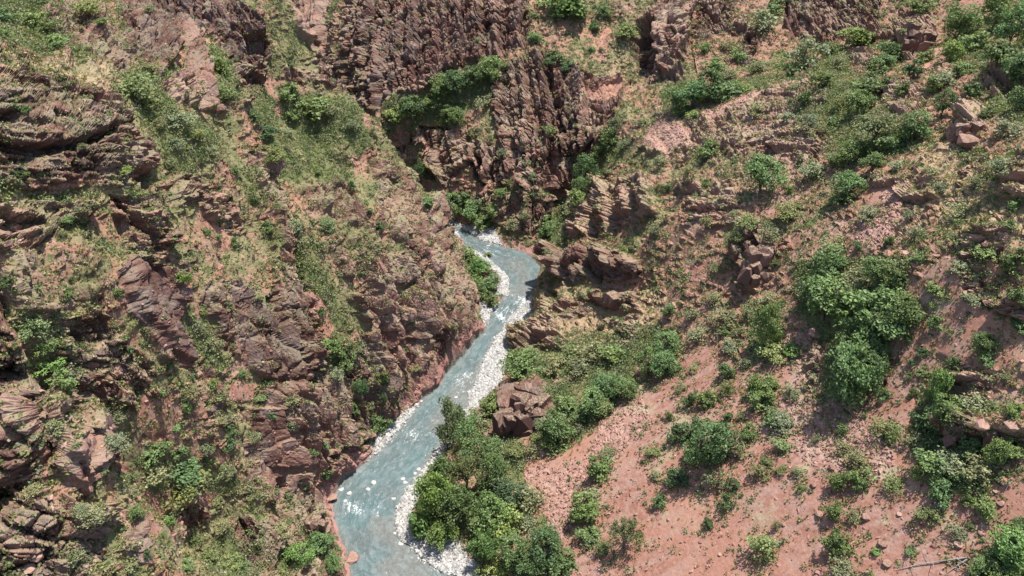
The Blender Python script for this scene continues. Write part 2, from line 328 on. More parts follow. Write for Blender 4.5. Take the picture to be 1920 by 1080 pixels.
BLOCKS = [(1.2, [(1385,470),(1408,428),(1452,430),(1462,470),(1440,505),(1425,520),(1388,520)]), (1.2, [(940,728),(1036,720),(1045,750),(1005,785),(945,800)]), (2.2, [(1770,790),(1840,778),(1925,780),(1925,812),(1850,818),(1770,812)]),
 (2.6, [(1800,215),(1850,212),(1850,245),(1810,255)]), (3.0, [(1700,40),(1755,30),(1760,60),(1735,90),(1702,90)]), (1.8, [(-20,570),(25,610),(40,640),(52,700),(80,745),(90,800),(60,900),(-20,960)]), (.8, [(0,150),(200,185),(250,262),(200,250),(0,258)]),
 (3.5, [(1236,20),(1290,0),(1285,60),(1278,140),(1245,150),(1234,100)]), (2.2, [(1035,478),(1180,468),(1200,488),(1190,500),(1040,505)]), (1.8, [(470,280),(500,290),(512,370),(525,420),(572,560),(592,640),(594,705),(560,650),(520,540)]),
 (1.0, [(230,480),(310,500),(340,560),(345,640),(358,680),(290,640),(240,560)]), (1.8, [(955,618),(1050,600),(1055,630),(955,645)]), (2.0, [(1120,555),(1200,550),(1196,568),(1122,572)]), (2, [(1870,320),(1925,290),(1925,360),(1885,360)]), (1.5,[(805,250),(850,250),(838,330),(812,320)]),
 (1.0,[(100,830),(170,800),(200,850),(150,900)]), (1.0,[(460,770),(500,765),(530,820),(560,855),(500,880)]), (1.6,[(1100,385),(1130,350),(1230,345),(1235,380),(1120,420)])]
BUMPS = raster(BLOCKS, 0) - raster(CLEFTS, 0)
def mask(name, u, v):
    return sample(M[name], u, v, -MB + 2, -MB + 2, MS)

# ------------------------------------------------------------------ terrain sheet: polar rows of points, denser where the ground is steep
NA, NR = (1700, 1350) if FULL else (800, 700)
az = np.linspace(math.radians(-58), math.radians(58), NA)
fine = np.r_[np.linspace(24, 330, 1400), np.linspace(331, 520, 60)]
na2 = 300
az2 = np.linspace(az[0], az[-1], na2)
A2, R2 = np.meshgrid(az2, fine, indexing='ij')
X2, Y2 = R2 * np.sin(A2), R2 * np.cos(A2)
Z2 = base_z(X2, Y2)
u2, v2, _ = project(X2, Y2, Z2)
rk2 = mask('rockb', u2, v2)
dz = np.diff(Z2, axis=1); dr = np.diff(R2, axis=1)
dist = np.sqrt(R2 ** 2 + (HCAM - Z2) ** 2)[:, :-1]
inc = np.abs(HCAM - Z2[:, :-1]) / dist
# apparent size of the step as seen from the brink, with a floor so that hidden slopes keep enough points
app = np.sqrt((dr * inc) ** 2 + (dz * .8) ** 2 + (.35 * dr) ** 2) / dist * (1 + .5 * rk2[:, :-1])
app = np.where(R2[:, :-1] > 330, app * .35, app)
for _ in range(30):
    app[1:-1] = (app[:-2] + 2 * app[1:-1] + app[2:]) / 4
    app[0] = app[1]; app[-1] = app[-2]
cum = np.concatenate([np.zeros((na2, 1)), np.cumsum(app, axis=1)], axis=1)
cum /= cum[:, -1:]
tt = np.linspace(0, 1, NR)
rs = np.array([np.interp(tt, cum[i], fine) for i in range(na2)])
fi = (az - az[0]) / (az[-1] - az[0]) * (na2 - 1)
i0 = np.minimum(fi.astype(int), na2 - 2); fr = (fi - i0)[:, None]
R = rs[i0] * (1 - fr) + rs[i0 + 1] * fr
X = (R * np.sin(az)[:, None]).ravel(); Y = (R * np.cos(az)[:, None]).ravel()
Zb = base_z(X, Y)
e = .8
gxz = (base_z(X + e, Y) - base_z(X - e, Y)) / (2 * e); gyz = (base_z(X, Y + e) - base_z(X, Y - e)) / (2 * e)
nl = np.sqrt(gxz ** 2 + gyz ** 2 + 1)
NX, NY, NZ = -gxz / nl, -gyz / nl, 1 / nl
WB = edge_wobble(X, Y); RDv = sample(RD, X, Y) + .8 * WB; BDv = sample(BD, X, Y) + WB
U, V, DEP = project(X, Y, Zb)
wu = U + 13 * fbm(X, Y, Zb, 9, 3, 11) + 5 * fbm(X, Y, Zb, 2.2, 2, 15)
wv = V + 13 * fbm(X, Y, Zb, 9, 3, 12) + 5 * fbm(X, Y, Zb, 2.2, 2, 16)
rock = mask('rock', wu, wv); scree = mask('scree', wu, wv); veg = mask('veg', wu, wv)
stony = mask('stony', wu, wv)
veg = veg * smooth(fbm(X, Y, Zb, 9, 3, 161), -.75, .15); dry = mask('dry', wu, wv); rockb = mask('rockb', U, V)
outside = np.clip(np.maximum.reduce([-U, U - 1920, -V, V - 1080]) / 80, 0, 1)
n_big = fbm(X, Y, Zb, 22, 4, 21)
n_med = fbm(X, Y, Zb, 7, 4, 22)
slope = 1 - NZ
rock_auto = smooth(n_med + .5 * n_big + slope * .9 - 1.0 * veg - 1.1 * scree, .72, 1.1) * .7
rock = np.maximum(rock, rock_auto)
rock = np.where(outside > 0, rock * (1 - outside) + outside * smooth(n_med + .6 * n_big + slope, .2, .6), rock)
LDv = seg_dist(UP_L + W0 + DN_L, X, Y)
land = smooth(np.minimum(RDv - .3, BDv), 0, 2.5)       # 0 on gravel bars and under water
rock *= np.where(scree > .5, .35, 1)
scree = scree * land; veg = veg * land; rock = rock * land
side = inside(UP_L + W0 + DN_L + [(-300, -60), (-300, 300)], X, Y)      # left bank side
rock = np.maximum(rock, .75 * side * (LDv < 9) * (RDv > .1) * smooth(BDv, 0, 1.5))
# crack patterns
fz = np.zeros(len(X))
tilt = {}
disp = np.zeros(len(X)); cell = np.full(len(X), .5); crack = np.ones(len(X)); upd = np.zeros(len(X))
def rot_coords(style, x, y, z):
    wx = x + .3 * fbm(x, y, z, 5, 3, 31); wy = y + .3 * fbm(x, y, z, 5, 3, 32); wz = z + .3 * fbm(x, y, z, 5, 3, 33)
    if style == 'b':   # beds almost level, dipping a little
        s = (wz + .62 * wy) * .85
        return wx, wy, s, (4.6, 4.6, 1.3)
    if style == 'c':
        a = math.radians(5)
        p = wx * math.cos(a) + wy * math.sin(a); q = -wx * math.sin(a) + wy * math.cos(a)
        return p + .05 * wz, q, wz, (2.3, 3.0, 8.0)
    if style == 'f':
        t = np.array([.53, -.85, -1.15]); t /= np.linalg.norm(t)
        n = np.array([.85, .53, -.05]); n -= n.dot(t) * t; n /= np.linalg.norm(n)
        b = np.cross(t, n)
        return wx * n[0] + wy * n[1] + wz * n[2], wx * b[0] + wy * b[1] + wz * b[2], wx * t[0] + wy * t[1] + wz * t[2], (2.4, 3.4, 9.5)
    if style == 's':
        return wx, wy, wz, (7.0, 7.0, 7.0)
    return wx * .85 + wy * .53, wx * .4 - wy * .7 - .6 * wz, wz + .62 * wy, (2.6, 3.6, 2.6)
sw = {s: mask('st_' + s, wu, wv) for s in 'bcfms'}
# default styles where no outline says: fins on the left wall, beds on the right hill, columns on the far wall
far = (~side) & (Y > 150 + .0 * X) & (X < 52)
sw['f'] = np.maximum(sw['f'], .3 * side); sw['c'] = np.maximum(sw['c'], .3 * far); sw['b'] = np.maximum(sw['b'], .3 * ((~side) & (~far)))
order = 'bcfms'
stack = np.array([sw[s] + .06 * n_med * (1 if i % 2 else -1) for i, s in enumerate(order)])
pick = stack.argmax(0)
act = rock > .03
for i, s in enumerate(order):
    m = act & (pick == i)
    if not m.any(): continue
    x, y, z = X[m], Y[m], Zb[m]
    a, b, c, sc = rot_coords(s, x, y, z)
    amp = {'b': .95, 'c': 1.15, 'f': .9, 's': .6, 'm': 1.15}[s]
    w1 = worley(a / sc[0] / 2.0, b / sc[1] / 2.0, c / sc[2] / (3.2 if s == 'b' else 1.3), 41 + i)
    w2 = worley(a / sc[0] / .85, b / sc[1] / .85, c / sc[2] / .85, 51 + i)
    w3 = worley(a / sc[0] * 2.6, b / sc[1] * 2.6, c / sc[2] * 2.2, 61 + i)
    tk = {'b': .25, 'c': .6, 'f': .5, 's': 1.0, 'm': 1.0}[s]
    d = (w1[2] - .5) * 1.9 + ((w1[3] - .5) * w1[4] + (w1[2] - .5) * w1[5]) * .9 * tk
    d += (w2[2] - .5) * .95 + ((w2[3] - .5) * w2[4] + (.5 - w2[2]) * w2[6]) * .7 * tk
    d += (w3[2] - .5) * .40 + (w3[3] - .5) * w3[5] * .3 * tk
    # beds or plates: each layer juts by its own amount
    lay = (c if s == 'b' else a) / (1.3 if s != 's' else 3.0)
    if s in 'ms': lay = lay * 0
    L = np.floor(lay + .25 * fbm(x, y, z, 3, 2, 71))
    d += (_hf(L.astype(np.int64), L.astype(np.int64) * 0 + i, L.astype(np.int64) * 0, 5) - .5) * (1.3 if s == 'b' else .9 if s == 'f' else .5)
    cr = np.minimum(np.minimum((w1[1] - w1[0]) * 5.0, (w2[1] - w2[0]) * 5), (w3[1] - w3[0]) * 5 + .5)
    d -= (1 - np.clip(cr, 0, 1)) * (1.1 if s in 'cf' else .7)
    disp[m] = d * amp
    cell[m] = .5 * w2[3] + .3 * w1[2] + .2 * w3[2]
    crack[m] = np.clip(cr, 0, 1)
rw = smooth(rock, .15, .6)
total = rw * (1.1 + disp) * (1 - .5 * outside)
total += (1 - rw) * (.35 * fbm(X, Y, Zb, 5, 4, 81) + .10 * fbm(X, Y, Zb, 1.0, 2, 82)) * (1 - .75 * smooth(scree, .2, .7)) * land
# small ledges sticking out of the grass
w = worley(X / 1.7, Y / 1.7, Zb / .8, 91)
hs = (1 - rw) * (1 - scree) * land * (1 - .8 * veg)
knob = smooth(w[2] + .35 * n_med, .62, .72) * smooth(w[1] - w[0], .03, .22)
total += hs * knob * .55
total += 1.0 * sample(BUMPS, wu, wv, -MB + 2, -MB + 2, MS) * land
rubble = smooth(stony, .2, .7) * land
w = worley(X / .95, Y / .95, Zb / .95, 95)
st_k = smooth(w[2], .35, .5) * smooth(w[1] - w[0], .02, .2)
total += rubble * st_k * (.12 + .22 * w[3])
cell = np.where((1 - rw) * np.maximum(hs * knob, rubble * st_k) > .3, .35 + .6 * w[3], cell)
# big ribs and gullies run down the left wall and up the far one
def ribs(q, a, width, seed, length):
    s_ = q / width + .55 * fbm(X, Y, Zb, 26, 2, seed) + .10 * fbm(X, Y, Zb, 4, 2, seed + 3)
    i_ = np.floor(s_); f_ = s_ - i_
    seg = np.floor(a / length + _hf(i_.astype(np.int64), 0 * i_.astype(np.int64), 0 * i_.astype(np.int64), seed) * 7 + .12 * n_med)
    h_ = _hf(i_.astype(np.int64), seg.astype(np.int64), 0 * i_.astype(np.int64), seed + 1)
    prof = np.where(f_ < .80, f_ / .80, (1 - f_) / .20)
    return (h_ * .9 + .25) * prof - .35, h_
qf = .85 * X + .53 * Y; af = .53 * X - .85 * Y - .6 * Zb
ra, ha = ribs(qf, af, 6.5, 101, 26); rb, hb = ribs(qf + .2 * af * 0, af, 2.6, 111, 11)
fz_ = side * land * smooth(Zb, 3, 10)
fin_w = fz_ * (1 - .85 * smooth(sw['b'] + sw['m'], .2, .6)) * (.45 + .75 * smooth(rock, .1, .5)) * (1 - .5 * veg) * (1 - .8 * scree)
total += fin_w * (3.0 * ra + 1.25 * rb)
qc = X + .06 * Y + .03 * Zb; ac = Zb
rc, hc = ribs(qc, ac, 6.0, 121, 14); rd_, hd = ribs(qc, ac, 2.9, 131, 7)
col_w = far * land * smooth(Zb, 3, 9) * (.35 + .9 * smooth(rock, .1, .6)) * (1 - .7 * veg)
total += col_w * (2.8 * rc + .8 * rd_)
rcm = smooth(sw['c'], .3, .7) * (~side) * (~far) * land * rock
total += rcm * (1.2 * rd_)
cell = np.where(fin_w * smooth(rock, .2, .5) > .2, .55 * cell + .45 * hb, cell)
total += (~side & ~far) * land * .9 * (1 - scree) * fbm(X, Y, Zb, 14, 2, 103)
hx, hy, hz = NX, NY, NZ
k = 1 + .35 * rw
PX = X + hx * total * k; PY = Y + hy * total * k; PZ = Zb + hz * total
near_w = .45 * smooth(RDv, -.3, .6) + .55 * smooth(RDv, 0, 3.5)
lowz = np.where(RDv > 0, .06, -9)
PX = X + (PX - X) * near_w; PY = Y + (PY - Y) * near_w; PZ = np.maximum(Zb + (PZ - Zb) * np.maximum(near_w, .25), np.where(RDv > .2, lowz, -9))
# gravel surface
gr = 1 - land
PZ = PZ + np.where((BDv < .5) & (RDv > -.6), .12 * np.abs(fbm(X, Y, Zb, .7, 2, 111)), 0)
VERT = np.stack([PX, PY, PZ], 1).astype(F32)

def new_mesh(name, verts, faces, mats, attrs=None, smooth_shade=False, mat_index=None, link=True, parent=None):
    me = bpy.data.meshes.new(name)
    verts = np.asarray(verts, F32); faces = np.asarray(faces, np.int32)
    me.vertices.add(len(verts)); me.vertices.foreach_set('co', verts.ravel())
    nf, k = faces.shape
    me.loops.add(nf * k); me.loops.foreach_set('vertex_index', faces.ravel())
    me.polygons.add(nf); me.polygons.foreach_set('loop_start', np.arange(0, nf * k, k, dtype=np.int32))
    if mat_index is not None: me.polygons.foreach_set('material_index', np.asarray(mat_index, np.int32))
    me.polygons.foreach_set('use_smooth', np.full(nf, smooth_shade))
    for a, val in (attrs or {}).items():
        val = np.asarray(val, F32)
        if val.ndim == 1:
            at_ = me.attributes.new(a, 'FLOAT', 'POINT'); at_.data.foreach_set('value', val)
        else:
            at_ = me.attributes.new(a, 'FLOAT_VECTOR', 'POINT'); at_.data.foreach_set('vector', val.ravel())
    for m in mats: me.materials.append(m)
    me.update(calc_edges=True)
    o = bpy.data.objects.new(name, me)
    if link: COL.objects.link(o)
    if parent: o.parent = parent
    return o
def struct(o): o['kind'] = 'structure'; return o
def tag(o, label, cat, group=None, kind=None):
    if label: o['label'] = label
    if cat: o['category'] = cat
    if group: o['group'] = group
    if kind: o['kind'] = kind
    return o
# ------------------------------------------------------------------ materials
def nmat(name):
    m = bpy.data.materials.new(name); m.use_nodes = True
    nt = m.node_tree; nt.nodes.clear()
    return m, nt
class NB:
    def __init__(s, nt): s.nt = nt
    def n(s, typ, **kw):
        nd = s.nt.nodes.new(typ)
        for k, v in kw.items(): setattr(nd, k, v)
        return nd
    def l(s, a, b): s.nt.links.new(a, b)
    def val(s, sock, x):
        if isinstance(x, (int, float)): sock.default_value = x
        elif isinstance(x, tuple): sock.default_value = (*x, 1)[:4] if len(sock.default_value) == 4 else x
        else: s.l(x, sock)
    def attr(s, name):
        return s.n('ShaderNodeAttribute', attribute_name=name).outputs['Fac']
    def math(s, op, a, b=0.0, c=0.0, clamp=False):
        nd = s.n('ShaderNodeMath', operation=op, use_clamp=clamp)
        s.val(nd.inputs[0], a); s.val(nd.inputs[1], b); s.val(nd.inputs[2], c)
        return nd.outputs[0]
    def noise(s, scale, detail=4, rough=.6, vec=None, dist=0):
        nd = s.n('ShaderNodeTexNoise'); nd.inputs['Scale'].default_value = scale; nd.inputs['Detail'].default_value = detail
        nd.inputs['Roughness'].default_value = rough; nd.inputs['Distortion'].default_value = dist
        if vec is not None: s.l(vec, nd.inputs['Vector'])
        return nd.outputs['Fac']
    def vor(s, scale, feature='F1', out='Distance', vec=None):
        nd = s.n('ShaderNodeTexVoronoi', feature=feature); nd.inputs['Scale'].default_value = scale
        if vec is not None: s.l(vec, nd.inputs['Vector'])
        return nd.outputs[out]
    def mix(s, f, a, b, mode='MIX'):
        nd = s.n('ShaderNodeMix', data_type='RGBA', blend_type=mode, clamp_factor=True)
        s.val(nd.inputs[0], f); s.val(nd.inputs[6], a); s.val(nd.inputs[7], b)
        return nd.outputs[2]
    def step(s, x, lo, hi):
        nd = s.n('ShaderNodeMapRange', interpolation_type='SMOOTHSTEP')
        s.val(nd.inputs[0], x); nd.inputs[1].default_value = lo; nd.inputs[2].default_value = hi
        return nd.outputs[0]
    def ramp(s, f, stops):
        nd = s.n('ShaderNodeValToRGB'); cr = nd.color_ramp
        while len(cr.elements) < len(stops): cr.elements.new(.5)
        for e_, (p, c) in zip(cr.elements, stops): e_.position = p; e_.color = (*c, 1)
        s.val(nd.inputs[0], f)
        return nd.outputs[0]
    def bsdf(s, col, rough=.9, spec=.2, bump=None, bstr=.5, bdist=.1, norm=None):
        nd = s.n('ShaderNodeBsdfPrincipled'); s.val(nd.inputs['Base Color'], col); s.val(nd.inputs['Roughness'], rough)
        nd.inputs['Specular IOR Level'].default_value = spec
        if bump is not None:
            b = s.n('ShaderNodeBump'); b.inputs['Strength'].default_value = bstr; b.inputs['Distance'].default_value = bdist
            s.l(bump, b.inputs['Height']); s.l(b.outputs[0], nd.inputs['Normal'])
        out = s.n('ShaderNodeOutputMaterial'); s.l(nd.outputs[0], out.inputs[0])
        return nd

def terrain_material():
    m, nt = nmat('canyon_ground'); b = NB(nt)
    obj = b.n('ShaderNodeTexCoord').outputs['Object']
    geo = b.n('ShaderNodeNewGeometry')
    sep = b.n('ShaderNodeSeparateXYZ'); b.l(geo.outputs['True Normal'], sep.inputs[0]); nz = sep.outputs['Z']
    rock, scree, veg, dry, grav, red, cellv, tone = (b.attr(a) for a in ('rock', 'scree', 'veg', 'dry', 'gravel', 'red', 'cell', 'tone'))
    nf = b.noise(1.6, 5, .65, obj); nm = b.noise(.22, 5, .6, obj); nff = b.noise(5.0, 3, .7, obj); nb = b.noise(.05, 4, .55, obj)
    # rock
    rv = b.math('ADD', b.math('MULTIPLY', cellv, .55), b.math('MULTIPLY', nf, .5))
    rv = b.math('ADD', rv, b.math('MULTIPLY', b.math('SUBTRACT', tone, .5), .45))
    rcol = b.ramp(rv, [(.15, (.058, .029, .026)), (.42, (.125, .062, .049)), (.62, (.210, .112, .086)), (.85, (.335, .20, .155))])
    grey = b.step(b.math('ADD', nm, b.math('MULTIPLY', nff, .35)), .62, .78)
    rcol = b.mix(b.math('MULTIPLY', grey, .40), rcol, (.22, .185, .17))
    lich = b.math('MULTIPLY', b.step(nz, .45, .85), b.step(b.math('ADD', b.math('MULTIPLY', nff, .5), b.math('MULTIPLY', nm, .6)), .42, .62))
    lich = b.math('MULTIPLY', lich, b.math('SUBTRACT', 1.0, b.math('MULTIPLY', b.attr('clean'), .75)))
    rcol = b.mix(b.math('MULTIPLY', lich, .58), rcol, b.mix(nf, (.31, .29, .13), (.38, .34, .23)))
    # scree and bare red soil
    vs = b.vor(2.6, out='Color', vec=obj)
    sv = b.n('ShaderNodeSeparateColor'); b.l(vs, sv.inputs[0])
    scol = b.ramp(b.math('ADD', b.math('MULTIPLY', sv.outputs[0], .45), b.math('MULTIPLY', nf, .55)),
                  [(.2, (.215, .100, .072)), (.5, (.270, .130, .093)), (.75, (.33, .182, .137)), (.95, (.50, .37, .31))])
    mp = b.n('ShaderNodeMapping'); mp.inputs['Rotation'].default_value = (0, 0, math.radians(34)); mp.inputs['Scale'].default_value = (.055, .55, .3); b.l(obj, mp.inputs['Vector'])
    run = b.noise(1.0, 5, .62, mp.outputs[0], .4)
    scol = b.mix(b.math('MULTIPLY', b.step(run, .44, .62), .45), scol, b.ramp(nff, [(.3, (.24, .165, .135)), (.7, (.42, .32, .265))]))
    scol = b.mix(b.math('MULTIPLY', b.step(nb, .42, .62), .50), scol, (.37, .185, .125))
    scol = b.mix(b.math('MULTIPLY', b.attr('stony'), .5), scol, b.ramp(sv.outputs[1], [(.1, (.22, .13, .10)), (.8, (.42, .30, .24))]))
    pat = b.math('MULTIPLY', b.step(b.math('ADD', b.noise(.11, 5, .7, obj), b.math('MULTIPLY', nff, .16)), .62, .74), b.math('SUBTRACT', 1.0, b.attr('bare')))
    # thin grass over stones
    gcol = b.ramp(b.math('ADD', b.math('MULTIPLY', nf, .6), b.math('MULTIPLY', nff, .4)),
                  [(.25, (.095, .085, .042)), (.5, (.190, .168, .085)), (.75, (.33, .285, .165))])
    green = b.ramp(nff, [(.3, (.050, .070, .022)), (.7, (.135, .155, .060))])
    gm = b.math('ADD', b.step(b.math('ADD', b.math('ADD', nm, b.math('MULTIPLY', nf, .25)), b.math('MULTIPLY', veg, .20)), .59, .80), 0)
    gcol = b.mix(b.math('MULTIPLY', gm, .8), gcol, green)
    soil = b.step(b.math('SUBTRACT', b.math('ADD', b.noise(.13, 5, .65, obj), b.math('MULTIPLY', nf, .2)), b.math('MULTIPLY', b.math('SUBTRACT', veg, b.attr('soilb')), .25)), .60, .70)
    gcol = b.mix(b.math('MULTIPLY', soil, .85), gcol, scol)
    gcol = b.mix(b.math('MULTIPLY', dry, .65), gcol, b.mix(nf, (.27, .20, .115), (.42, .33, .20)))
    scol = b.mix(b.math('MULTIPLY', pat, .75), scol, b.mix(nff, (.22, .20, .10), (.42, .37, .26)))
    # compose
    k = b.step(b.math('ADD', rock, b.math('MULTIPLY', b.math('SUBTRACT', nf, .5), .7)), .30, .48)
    steep = b.math('SUBTRACT', 1.0, b.step(nz, .04, .30))
    k = b.math('MAXIMUM', k, b.math('MULTIPLY', b.math('MULTIPLY', steep, b.math('SUBTRACT', 1.0, scree)), .85))
    ledge = b.math('MULTIPLY', b.math('MULTIPLY', b.step(nz, .78, .93), b.step(nm, .40, .6)), b.math('SUBTRACT', .75, b.math('MULTIPLY', b.attr('clean'), .65)))
    k = b.math('MULTIPLY', k, b.math('SUBTRACT', 1.0, ledge))
    col = b.mix(k, gcol, rcol)
    ks = b.step(b.math('ADD', scree, b.math('MULTIPLY', b.math('SUBTRACT', nf, .5), .5)), .38, .55)
    ks = b.math('MULTIPLY', ks, b.math('SUBTRACT', 1.0, b.math('MULTIPLY', rock, .6)))
    col = b.mix(ks, col, scol)
    col = b.mix(b.step(b.math('ADD', red, b.math('MULTIPLY', b.math('SUBTRACT', nf, .5), .5)), .35, .6), col,
                b.mix(b.math('ADD', b.math('MULTIPLY', nff, .5), b.math('MULTIPLY', cellv, .5)), (.16, .07, .058), (.44, .25, .21)))
    vg = b.vor(3.2, out='Color', vec=obj); sg = b.n('ShaderNodeSeparateColor'); b.l(vg, sg.inputs[0])
    gc = b.ramp(sg.outputs[0], [(.05, (.16, .14, .12)), (.3, (.30, .285, .26)), (.8, (.47, .455, .42))])
    col = b.mix(grav, col, gc)
    bed = b.ramp(nf, [(.3, (.07, .085, .075)), (.6, (.16, .16, .13)), (.8, (.34, .31, .27))])
    col = b.mix(b.attr('under'), col, bed)
    bh = b.math('ADD', b.math('MULTIPLY', nff, .5), b.math('ADD', b.math('MULTIPLY', b.vor(1.9, 'F1', 'Distance', obj), .7), b.math('MULTIPLY', nf, .6)))
    b.bsdf(col, .92, .15, b.math('MULTIPLY', bh, b.math('SUBTRACT', 1.0, b.math('MULTIPLY', scree, .72))), .9, .22)
    return m

def stone_material(name, stops, lichen=0.0):
    m, nt = nmat(name); b = NB(nt)
    obj = b.n('ShaderNodeTexCoord').outputs['Object']
    nf = b.noise(2.5, 5, .65, obj)
    v = b.math('ADD', b.math('MULTIPLY', nf, .5), b.math('MULTIPLY', b.attr('tint'), .5))
    c = b.ramp(v, stops)
    if lichen:
        geo = b.n('ShaderNodeNewGeometry'); sep = b.n('ShaderNodeSeparateXYZ'); b.l(geo.outputs['True Normal'], sep.inputs[0])
        c = b.mix(b.math('MULTIPLY', b.math('MULTIPLY', b.step(sep.outputs['Z'], .4, .8), b.step(b.noise(3.0, 4, .7, obj), .45, .6)), lichen), c, (.33, .29, .18))
    b.bsdf(c, .9, .2, nf, .6, .12)
    return m

def leaf_material(name, per_object=True, base=(1, 1, 1), trans=.25):
    m, nt = nmat(name); b = NB(nt)
    t = b.attr('tint')
    src = b.n('ShaderNodeObjectInfo').outputs['Color'] if per_object else b.n('ShaderNodeAttribute', attribute_name='leafcol').outputs['Vector']
    # each leaf cluster is a little yellower or bluer, lighter or darker than the next
    sc = b.mix(t, (.55, .60, .58), (1.45, 1.36, 1.15))
    col = b.mix(1.0, src, sc, 'MULTIPLY')
    d = b.n('ShaderNodeBsdfDiffuse'); b.l(col, d.inputs[0])
    tr = b.n('ShaderNodeBsdfTranslucent'); b.l(b.mix(1.0, col, (1.2, 1.2, .6), 'MULTIPLY'), tr.inputs[0])
    gl = b.n('ShaderNodeBsdfGlossy'); gl.inputs['Roughness'].default_value = .55; gl.inputs[0].default_value = (.6, .6, .6, 1)
    mx = b.n('ShaderNodeMixShader'); mx.inputs[0].default_value = trans; b.l(d.outputs[0], mx.inputs[1]); b.l(tr.outputs[0], mx.inputs[2])
    m2 = b.n('ShaderNodeMixShader'); m2.inputs[0].default_value = .04; b.l(mx.outputs[0], m2.inputs[1]); b.l(gl.outputs[0], m2.inputs[2])
    out = b.n('ShaderNodeOutputMaterial'); b.l(m2.outputs[0], out.inputs[0])
    return m

def water_material():
    m, nt = nmat('river_water'); b = NB(nt)
    obj = b.n('ShaderNodeTexCoord').outputs['Object']
    fl = b.n('ShaderNodeCombineXYZ'); b.l(b.attr('along'), fl.inputs[0]); b.l(b.attr('across'), fl.inputs[1])
    wn = b.noise(.9, 5, .65, fl.outputs[0], .3)
    nf = b.noise(1.3, 5, .7, obj); ng = b.noise(.09, 4, .6, obj)
    shal = b.attr('shallow')
    deep = b.mix(b.step(ng, .35, .62), (.082, .104, .100), (.078, .126, .126))
    c = b.mix(b.math('MULTIPLY', shal, .85), deep, b.mix(nf, (.105, .105, .092), (.165, .160, .142)))
    c = b.mix(b.math('MULTIPLY', b.step(b.math('ADD', wn, b.math('MULTIPLY', nf, .3)), .56, .80), .42), c, (.21, .245, .24))
    foam = b.step(b.math('ADD', b.math('ADD', b.attr('foam'), b.math('MULTIPLY', b.math('SUBTRACT', wn, .5), .9)), b.math('MULTIPLY', b.math('SUBTRACT', b.noise(3.2, 4, .75, obj), .5), 1.3)), .60, .84)
    spk = b.step(b.math('ADD', b.noise(1.1, 6, .8, fl.outputs[0], .2), b.math('MULTIPLY', b.attr('foam'), .16)), .645, .74)
    foam = b.math('MAXIMUM', foam, b.math('MULTIPLY', spk, .8))
    c = b.mix(foam, c, (.66, .70, .69))
    h = b.math('ADD', b.math('MULTIPLY', wn, 1.0), b.math('MULTIPLY', nf, .5))
    nd = b.bsdf(c, b.math('ADD', .22, b.math('MULTIPLY', foam, .6)), .5, h, 1.0, .45)
    nd.inputs['IOR'].default_value = 1.33
    return m

MT = terrain_material()
MSTONE = stone_material('weathered_red_stone', [(.15, (.10, .05, .042)), (.4, (.21, .115, .09)), (.65, (.34, .20, .155)), (.9, (.48, .33, .27))], .35)
MCRAG = stone_material('dark_maroon_rock', [(.15, (.055, .030, .027)), (.45, (.120, .062, .052)), (.8, (.24, .14, .11))], .7)
MSCREE = stone_material('broken_red_stone', [(.15, (.20, .09, .07)), (.45, (.33, .17, .135)), (.75, (.44, .27, .22)), (.95, (.62, .50, .44))])
MPALE = stone_material('pale_limestone', [(.15, (.17, .155, .14)), (.4, (.34, .325, .30)), (.75, (.53, .515, .48))])
MLEAF = leaf_material('foliage')
MLEAFS = leaf_material('ground_foliage', False, trans=.3)
MBARK, nt = nmat('bark'); b = NB(nt)
b.bsdf(b.ramp(b.noise(6, 4, .6), [(.3, (.07, .055, .042)), (.7, (.20, .17, .135))]), .9, .1)
MDEAD, nt = nmat('bleached_wood'); b = NB(nt)
b.bsdf(b.ramp(b.noise(4, 4, .6), [(.3, (.20, .175, .145)), (.7, (.40, .36, .31))]), .9, .1)
MWATER = water_material()

# ------------------------------------------------------------------ terrain objects
und = smooth(-RDv, -.05, .25)
gravel = (1 - smooth(BDv + .6 * fbm(X, Y, Zb, 1.6, 2, 121), -.1, .7)) * (RDv > -1.2)
left_line = UP_L + W0 + DN_L
LD = seg_dist(left_line, X, Y); bank_red = (LD < 6)
redw = np.clip(1.15 - np.abs(LD) / (2.5 + 1.4 * n_med), 0, 1) * (RDv > -.3) * (gravel < .5) * (Zb < 4.5)
rr = [[(925, 436), (1003, 462), (1008, 478), (990, 476), (932, 458)], [(640, 880), (700, 838), (706, 858), (668, 878), (636, 905), (628, 900)], [(600, 925), (640, 925), (645, 945), (618, 945)], [(648, 1035), (690, 1045), (684, 1062), (650, 1060)]]
redm = raster(rr, 2)
redw = np.maximum(redw, np.where(U < 1100, sample(redm, U, V, -MB + 2, -MB + 2, MS) * 1.4, 0) * (Zb < 4))
tone = np.clip(.5 + .38 * n_big + .3 * sw['s'] * .3 + .25 * smooth(mask('dry', U, V), 0, 1), 0, 1)
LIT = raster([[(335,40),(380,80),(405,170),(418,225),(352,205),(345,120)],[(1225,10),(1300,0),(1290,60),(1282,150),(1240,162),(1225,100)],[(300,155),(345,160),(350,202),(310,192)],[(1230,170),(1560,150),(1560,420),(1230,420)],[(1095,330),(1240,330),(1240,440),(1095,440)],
  [(1385,430),(1460,430),(1460,540),(1385,550)],[(1640,20),(1925,0),(1925,900),(1760,860),(1700,700),(1640,400)],[(1090,130),(1180,150),(1130,280),(1090,270)],[(380,340),(440,360),(450,440),(390,430)]], 8)
